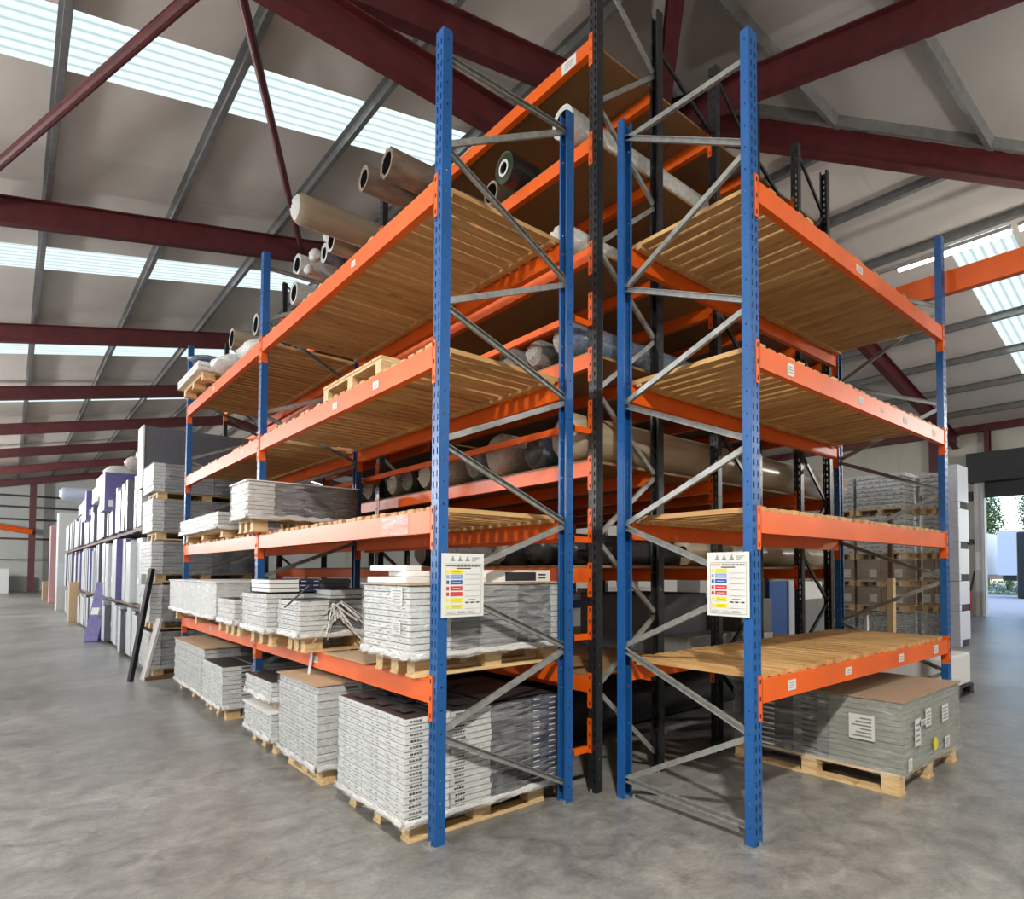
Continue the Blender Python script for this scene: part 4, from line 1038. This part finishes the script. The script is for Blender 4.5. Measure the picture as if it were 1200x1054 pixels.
def ordw(n):
    o = ['', 'first', 'second', 'third', 'fourth', 'fifth', 'sixth', 'seventh', 'eighth', 'ninth', 'tenth', 'eleventh', 'twelfth', 'thirteenth', 'fourteenth', 'fifteenth', 'sixteenth', 'seventeenth', 'eighteenth', 'nineteenth']
    if n < 20: return o[n]
    t = {2: 'twent', 3: 'thirt', 4: 'fort', 5: 'fift', 6: 'sixt', 7: 'sevent'}[n // 10]
    return t + 'ieth' if n % 10 == 0 else t + 'y-' + o[n % 10]

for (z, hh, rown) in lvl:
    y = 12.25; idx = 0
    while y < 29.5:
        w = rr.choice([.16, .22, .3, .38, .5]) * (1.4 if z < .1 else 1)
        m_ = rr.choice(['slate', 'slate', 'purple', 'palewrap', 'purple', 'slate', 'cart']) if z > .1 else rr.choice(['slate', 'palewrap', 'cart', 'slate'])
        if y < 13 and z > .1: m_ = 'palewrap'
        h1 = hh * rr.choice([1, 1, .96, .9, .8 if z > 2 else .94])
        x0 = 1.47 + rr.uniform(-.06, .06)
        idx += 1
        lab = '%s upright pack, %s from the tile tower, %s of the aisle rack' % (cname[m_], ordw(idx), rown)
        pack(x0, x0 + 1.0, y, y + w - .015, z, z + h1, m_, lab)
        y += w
# goods on top
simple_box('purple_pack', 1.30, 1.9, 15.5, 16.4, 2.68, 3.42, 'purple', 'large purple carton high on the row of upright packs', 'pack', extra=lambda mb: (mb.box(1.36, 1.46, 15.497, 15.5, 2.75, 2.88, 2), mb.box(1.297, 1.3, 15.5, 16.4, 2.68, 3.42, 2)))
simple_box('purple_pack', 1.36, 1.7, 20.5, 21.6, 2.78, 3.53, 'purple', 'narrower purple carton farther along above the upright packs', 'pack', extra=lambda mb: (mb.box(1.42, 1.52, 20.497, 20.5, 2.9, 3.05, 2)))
for i, (x0, x1, y0, y1, z0, z1, m_, lb) in enumerate((
    (1.55, 1.9, 12.25, 12.75, 3.07, 3.26, 'palewrap', 'low pale pack on the upper row beside the slate pack'),
    (1.6, 1.9, 12.8, 13.5, 3.07, 3.3, 'whiteroll', 'whitish wrapped pack high behind the slate pack'),
    (1.7, 2.0, 13.6, 14.5, 3.07, 3.28, 'palewrap', 'grey pack between the slate pack and the large purple carton'),
    (1.33, 1.9, 16.5, 17.6, 3.07, 3.5, 'trailer', 'bluish white pack just beyond the large purple carton'),
    (1.38, 1.9, 17.8, 19.2, 3.07, 3.42, 'palewrap', 'grey pack between the two purple cartons on top'),
    (1.4, 1.9, 21.8, 23.6, 3.07, 3.36, 'palewrap', 'pale pack carrying the white roll over the aisle'))):
    simple_box('pale_pack', x0, x1, y0, y1, z0, z1, m_, lb, 'pack')
for i, (x, y, z, r_) in enumerate(((1.75, 12.5, 3.26, .16), (1.8, 13.1, 3.3, .15), (1.75, 14.1, 3.28, .16), (1.7, 17.0, 3.5, .13), (1.7, 18.5, 3.42, .14))):
    bag(x, y, z, .3, r_ * 1.6, r_, ['greyroll', 'crumplew', 'crumple', 'crumplew', 'crumplew'][i], ['grey crumpled bundle on the low pale pack', 'white crumpled bundle behind the grey bundle on top', 'clear wrapped bundle before the large purple carton', 'white bundle beyond the large purple carton', 'white wrapped bundle before the narrower purple carton'][i], 40 + i)
roll(.95, 2.2, 22.0, 3.36 + .19, .18, 'trailer', 'white', 'bluish white roll sticking out over the aisle high up far away', hollow=0, seed=77)
# leaning purple board, kraft cartons
mb = MB(); mb.bar((1.28, 16.95, 0), (1.5, 17.25, 1.24), .26, .1); mb.bar((1.33, 16.9, .56), (1.36, 16.94, .7), .14, .115, (0, 0, 1), 1)
solo('leaning_pack', mb, ['purple', 'label'], 'slim purple pack leaning against the row beside the aisle floor', 'upright pack')
simple_box('kraft_carton', 1.26, 1.72, 23.7, 24.4, 0, 1.17, 'kraft', 'tall brown cardboard box on the aisle floor, nearer of two', 'carton')
simple_box('kraft_carton', 1.25, 1.75, 43.0, 43.8, 0, .95, 'kraft', 'brown cardboard box on the aisle floor, farther of two', 'carton')
for i, (z0, z1, m_) in enumerate(((0, .9, 'cart'), (.9, 1.8, 'palewrap'), (1.8, 2.75, 'cartmid'), (2.75, 3.7, 'cartmid'))):
    simple_box('grey_block', 1.3, 2.2, 31.2, 32.4, z0, z1, m_ if m_ != 'cartmid' else 'cart', '%s block of the tall grey stack behind the nearer brown box' % lvw[i], 'pallet load')
for i, (z0, z1) in enumerate(((0, 1.2), (1.2, 2.4), (2.4, 3.6))):
    simple_box('pink_block', 1.35, 2.3, 38.5, 39.8, z0, z1, 'pink', '%s block of the pinkish stack far down the aisle' % ['bottom', 'middle', 'top'][i], 'pallet load')
# far end racks and white sacks
fr = thing('pallet_rack', 'small blue and orange rack standing far away at the end wall', 'pallet rack', (2.2, 57, 0))
for x in (1.9, 4.6):
    mb = MB(); mb.box(x, x + .12, 56.9, 57.02, 0, 4.6); part('post', mb, ['blue'], fr)
for z in (1.2, 2.55, 3.9): mb = MB(); mb.box(2.02, 4.6, 56.9, 57.0, z, z + .2); part('beam', mb, ['orange'], fr)
for i in range(3):
    simple_box('pale_load', 2.2, 4.4, 57.1, 58, 1.35 * i, 1.35 + 1.35 * i, 'tan', '%s tan load in the distant blue rack' % ['bottom', 'middle', 'top'][i], 'pallet load')
for i in range(3):
    simple_box('white_stillage', -1.4, .0, 58, 59, i * .55, .55 + i * .55, 'white', '%s white bagged load of the stack by the end wall' % ['bottom', 'middle', 'top'][i], 'pallet load')

# ------------------------------------------------------------------ notices
def notice(root_loc, uvec, nvec, w, h_, label):
    """board in the plane spanned by uvec and Z, facing nvec"""
    t = thing('safety_notice', label, 'notice', root_loc)
    o = Vector(root_loc); u = Vector(uvec); n = Vector(nvec)
    def rect(mb, a, b, c, d_, lift, mi=0):
        vs = [];
        for e in (lift - .0006, lift):
            for (p, q) in ((a, c), (b, c), (b, d_), (a, d_)): vs.append(o + u * (p * w) + Vector((0, 0, q * h_)) + n * e)
        mb.add(vs, [(0, 1, 2, 3), (4, 5, 6, 7), (0, 1, 5, 4), (1, 2, 6, 5), (2, 3, 7, 6), (3, 0, 4, 7)], mi)
    mb = MB(); rect(mb, 0, 1, 0, 1, .004); rect(mb, 0, 1, 0, 1, .001); part('board', mb, ['label'], t, mods=None)
    mb = MB(); r_ = random.Random(5)
    # thin border
    for a, b, c, d_ in ((.08, .94, .835, .84), (.08, .94, .04, .045), (.08, .086, .04, .84), (.934, .94, .04, .84)): rect(mb, a, b, c, d_, .0055, 5)
    # symbols at the top
    for a in (.2, .37, .55): rect(mb, a, a + .1, .88, .90, .0055, 5); rect(mb, a + .02, a + .08, .905, .925, .0055, 5); rect(mb, a + .035, a + .065, .93, .955, .0055, 5)
    for i in range(3): rect(mb, .7, .9 - .05 * i, .93 - .025 * i, .94 - .025 * i, .0055, 5)
    rect(mb, .1, .34, .795, .812, .0055, 4)
    x = .36
    while x < .9: w_ = r_.uniform(.03, .08); rect(mb, x, x + w_, .792, .812, .0055, 6); x += w_ + .015
    rect(mb, .34, .68, .758, .772, .0055, 6)
    for i, (z0, mi) in enumerate(((.68, 1), (.6, 3), (.515, 2), (.42, 4), (.33, 4), (.235, 1), (.135, 1))):
        rect(mb, .2, .48, z0, z0 + .065, .0055, mi)
        rect(mb, .11, .17, z0 + .005, z0 + .06, .0055, mi if i < 5 else 1)
        rect(mb, .24, .44, z0 + .028, z0 + .036, .0062, 0 if mi != 1 else 5)
        rect(mb, .54, .9, z0 - .008, z0 - .004, .0055, 5)
    rect(mb, .6, .8, .265, .275, .0055, 4)
    for a in (.56, .68, .82): rect(mb, a, a + .07, .215, .235, .0055, 6)
    for a in (.12, .36, .6): rect(mb, a, a + .2, .06, .068, .0055, 5); rect(mb, a, a + .16, .085, .09, .0055, 5)
    part('printing', mb, ['label', 'yell', 'blu', 'lblu', 'rd', 'gry', 'black'], t)
notice((1.682, 3.058, 1.232), (1, 0, 0), (0, -1, 0), .265, .352, 'white safety notice with coloured rows on the nearest left blue upright')
notice((2.879, 2.172, 1.235), (0, -1, 0), (-1, 0, 0), .282, .358, 'white safety notice with coloured rows on the nearest right blue upright')

# ------------------------------------------------------------------ lamps
def batten(x, y0, y1, z, label):
    t = thing('strip_light', label, 'strip light', (x, (y0 + y1) / 2, z), 'strip lights under the far roof slope')
    mb = MB(); mb.box(x - .06, x + .06, y0, y1, z + .03, z + .1); part('casing', mb, ['lampcase'], t)
    mb = MB(); mb.cyl((x, y0 + .02, z), (x, y1 - .02, z), .055, 10); part('tube', mb, ['tube'], t)
batten(13.1, 4.2, 4.95, 7.76, 'lit strip light seen left of the far blue upright under the roof')
batten(13.1, 2.9, 4.1, 7.76, 'lit strip light crossing the rooflight right of the far blue upright')
batten(13.1, 1.6, 2.8, 7.76, 'lit strip light in line at the right edge of the picture')
def roof_z(x, y): return min(PL(x), PR(x), PH(y) if y < YE else 99)
def hang_lamp(x, y, z, size, watts, label, col=(1, .95, .86), down=False):
    drop = roof_z(x, y) - z + .1
    t = thing('key_or_fill_lamp', label, 'lamp', (x, y, z), 'lamps hanging outside the picture')
    mb = MB(); mb.cyl((x, y, z + .12), (x, y, z + .2), .12, 20, 0, .09); mb.cyl((x, y, z + .2), (x, y, z + drop), .012, 6); part('casing', mb, ['lampcase'], t)
    l = bpy.data.lights.new('lamp', 'AREA' if down else 'POINT'); l.energy = watts; l.color = col
    if down: l.shape = 'DISK'; l.size = size
    else: l.shadow_soft_size = size
    return link('bulb', l, t, (x, y, z))
hang_lamp(-.45, -1.15, 5.0, .3, 500, 'round high bay lamp hanging just behind the camera', down=True)
hang_lamp(-3.6, 3.4, 4.6, .3, 480, 'added fill lamp hanging over the aisle left of the camera', (.97, .98, 1))  # this and the lamps below are unseen fill, added for brightness
hang_lamp(-4.6, 9.0, 4.6, .3, 560, 'added fill lamp over the aisle outside the left picture edge', (.97, .98, 1))
hang_lamp(-5.6, 18.0, 4.6, .3, 950, 'added fill lamp over the aisle beyond the first roof bay', (.97, .98, 1))
hang_lamp(-6, 29, 4.6, .3, 1700, 'added fill lamp over the aisle deep on the left', (.97, .98, 1))
hang_lamp(-6.6, 44, 4.6, .3, 3200, 'added fill lamp over the aisle near the end wall', (.97, .98, 1))
hang_lamp(7.5, -3.8, 4.8, .3, 220, 'added fill lamp right of the camera over the door aisle', (1, .97, .92))
hang_lamp(14.0, -2.2, 4.4, .3, 820, 'added fill lamp before the loading door wall', (1, .97, .92))

# ------------------------------------------------------------------ outside the door
def outside(name, mb, m, label, cat, **k): return solo(name, mb, m, label, cat, **k)
mb = MB(); mb.box(XW + .1, 90, -30, 60, -.3, -.02); struct('ground', mb, ['tarmac'], 'pale concrete yard outside the loading door', 'ground')
mb = MB(); mb.box(46, 50.5, -30, 60, -.02, .02); outside('grass_verge', mb, ['grass'], 'rough grass verge across the yard', 'grass', kind='stuff')
for i, (x, y, l, w, nm) in enumerate(((54, 13.2, 9, 2.6, 'nearer white box trailer parked across the yard, right one'), (60, 18.3, 9, 2.6, 'white box trailer parked across the yard, left one with small marks'))):
    t = thing('trailer', nm, 'trailer', (x, y, 0))
    mb = MB(); mb.box(x, x + l, y - w, y + .2, 1.2, 4.6 + i * .2); part('box_body', mb, ['trailer'], t, mods=bevel(.05))
    mb = MB(); mb.box(x + .2, x + l, y - w + .3, y - .1, .8, 1.2); part('chassis', mb, ['navy'], t)
    for yy in (y - w + .3, y - .3):
        mb = MB(); mb.cyl((x + 1.2, yy - .12, .55), (x + 1.2, yy + .12, .55), .5, 18); part('wheel', mb, ['black'], t)
mb = MB(); mb.box(40, 43, 6.9, 9.0, .0, 3.7)
outside('dark_lorry', mb, ['navy'], 'dark lorry back at the right edge of the loading door', 'lorry', mods=bevel(.1))
rr = random.Random(4)
def blob_tree(x, y, z, r, n, label, name='tree', m='foliage', trunk=True):
    t = thing(name, label, name, (x, y, 0))
    mb = MB()
    for i in range(n):
        a = rr.uniform(0, 6.28); q = r * rr.uniform(0, 1) ** .6; c = Vector((x + q * math.cos(a), y + q * math.sin(a), z + rr.uniform(-.8, .8) * r)); s = rr.uniform(.08, .2) * r
        for k in range(16):
            d1 = Vector((rr.uniform(-1, 1), rr.uniform(-1, 1), rr.uniform(-1, 1))).normalized(); d2 = d1.orthogonal().normalized(); p = c + d1 * s * rr.uniform(.3, 1.4)
            mb.add([p, p + d1 * s * .6, p + d1 * s * .3 + d2 * s * .4], [(0, 1, 2)])
    part('foliage', mb, [m], t)
    if trunk: mb = MB(); mb.cyl((x, y, 0), (x, y, z), .2, 8, 0, .1); part('trunk', mb, ['rust'], t)
blob_tree(76, 22, 6.9, 3.2, 900, 'bare green tree showing over the left trailer')
blob_tree(76, 13.4, 8.0, 3.0, 900, 'green tree showing over the right trailer')
for i in range(3):
    x, y = 47.6, 15.3 - 3.9 * i
    mb = MB()
    for j in range(500):
        c = Vector((x + rr.uniform(-.9, .9), y + rr.uniform(-1.8, 1.8), rr.uniform(.03, .85))); d1 = Vector((rr.uniform(-1, 1), rr.uniform(-1, 1), rr.uniform(-.3, 1))).normalized(); d2 = d1.orthogonal().normalized()
        mb.add([c, c + d1 * .22, c + d1 * .1 + d2 * .1], [(0, 1, 2)])
    outside('hedge_bush', mb, ['foliage'], ['left', 'middle', 'right'][i] + ' low bush on the verge across the yard', 'bush')

# ------------------------------------------------------------------ world, sun, camera
w = bpy.data.worlds.new('sky'); sc.world = w; w.use_nodes = True; nt = w.node_tree
sky = nt.nodes.new('ShaderNodeTexSky'); sky.sky_type = 'NISHITA'; sky.sun_elevation = math.radians(38); sky.sun_rotation = math.radians(200); sky.sun_disc = False
nt.links.new(sky.outputs[0], nt.nodes['Background'].inputs[0]); nt.nodes['Background'].inputs[1].default_value = .42
cam = bpy.data.cameras.new('camera'); co = bpy.data.objects.new('camera', cam); C.objects.link(co); sc.camera = co
cam.sensor_width = 36; cam.sensor_fit = 'HORIZONTAL'; cam.lens = 726.3362 * 36 / 1200
cam.shift_x = (600 - 716.98) / 1200; cam.shift_y = (645.08 - 527) / 1200
cam.clip_end = 300
a = math.radians(45.8129); t_ = math.radians(1.9666); rl_ = math.radians(.0357)
Fv = Vector((math.cos(a), math.sin(a), 0)); Rv = Vector((math.sin(a), -math.cos(a), 0)); Uv = Vector((0, 0, 1))
F2 = Fv * math.cos(t_) + Uv * math.sin(t_); U2 = -Fv * math.sin(t_) + Uv * math.cos(t_)
R3 = Rv * math.cos(rl_) + U2 * math.sin(rl_); U3 = -Rv * math.sin(rl_) + U2 * math.cos(rl_)
co.matrix_world = Matrix(((R3.x, U3.x, -F2.x, 0), (R3.y, U3.y, -F2.y, 0), (R3.z, U3.z, -F2.z, H), (0, 0, 0, 1)))
vs = sc.view_settings
sc.display_settings.display_device = 'sRGB'
vs.view_transform = 'Standard'; vs.look = 'None'; vs.exposure = .3; vs.gamma = 1; vs.use_curve_mapping = False
cy = sc.cycles
cy.use_denoising = True; cy.max_bounces = 6; cy.diffuse_bounces = 4; cy.glossy_bounces = 3; cy.transparent_max_bounces = 12; cy.transmission_bounces = 2
cy.sample_clamp_indirect = 4; cy.caustics_reflective = False; cy.caustics_refractive = False
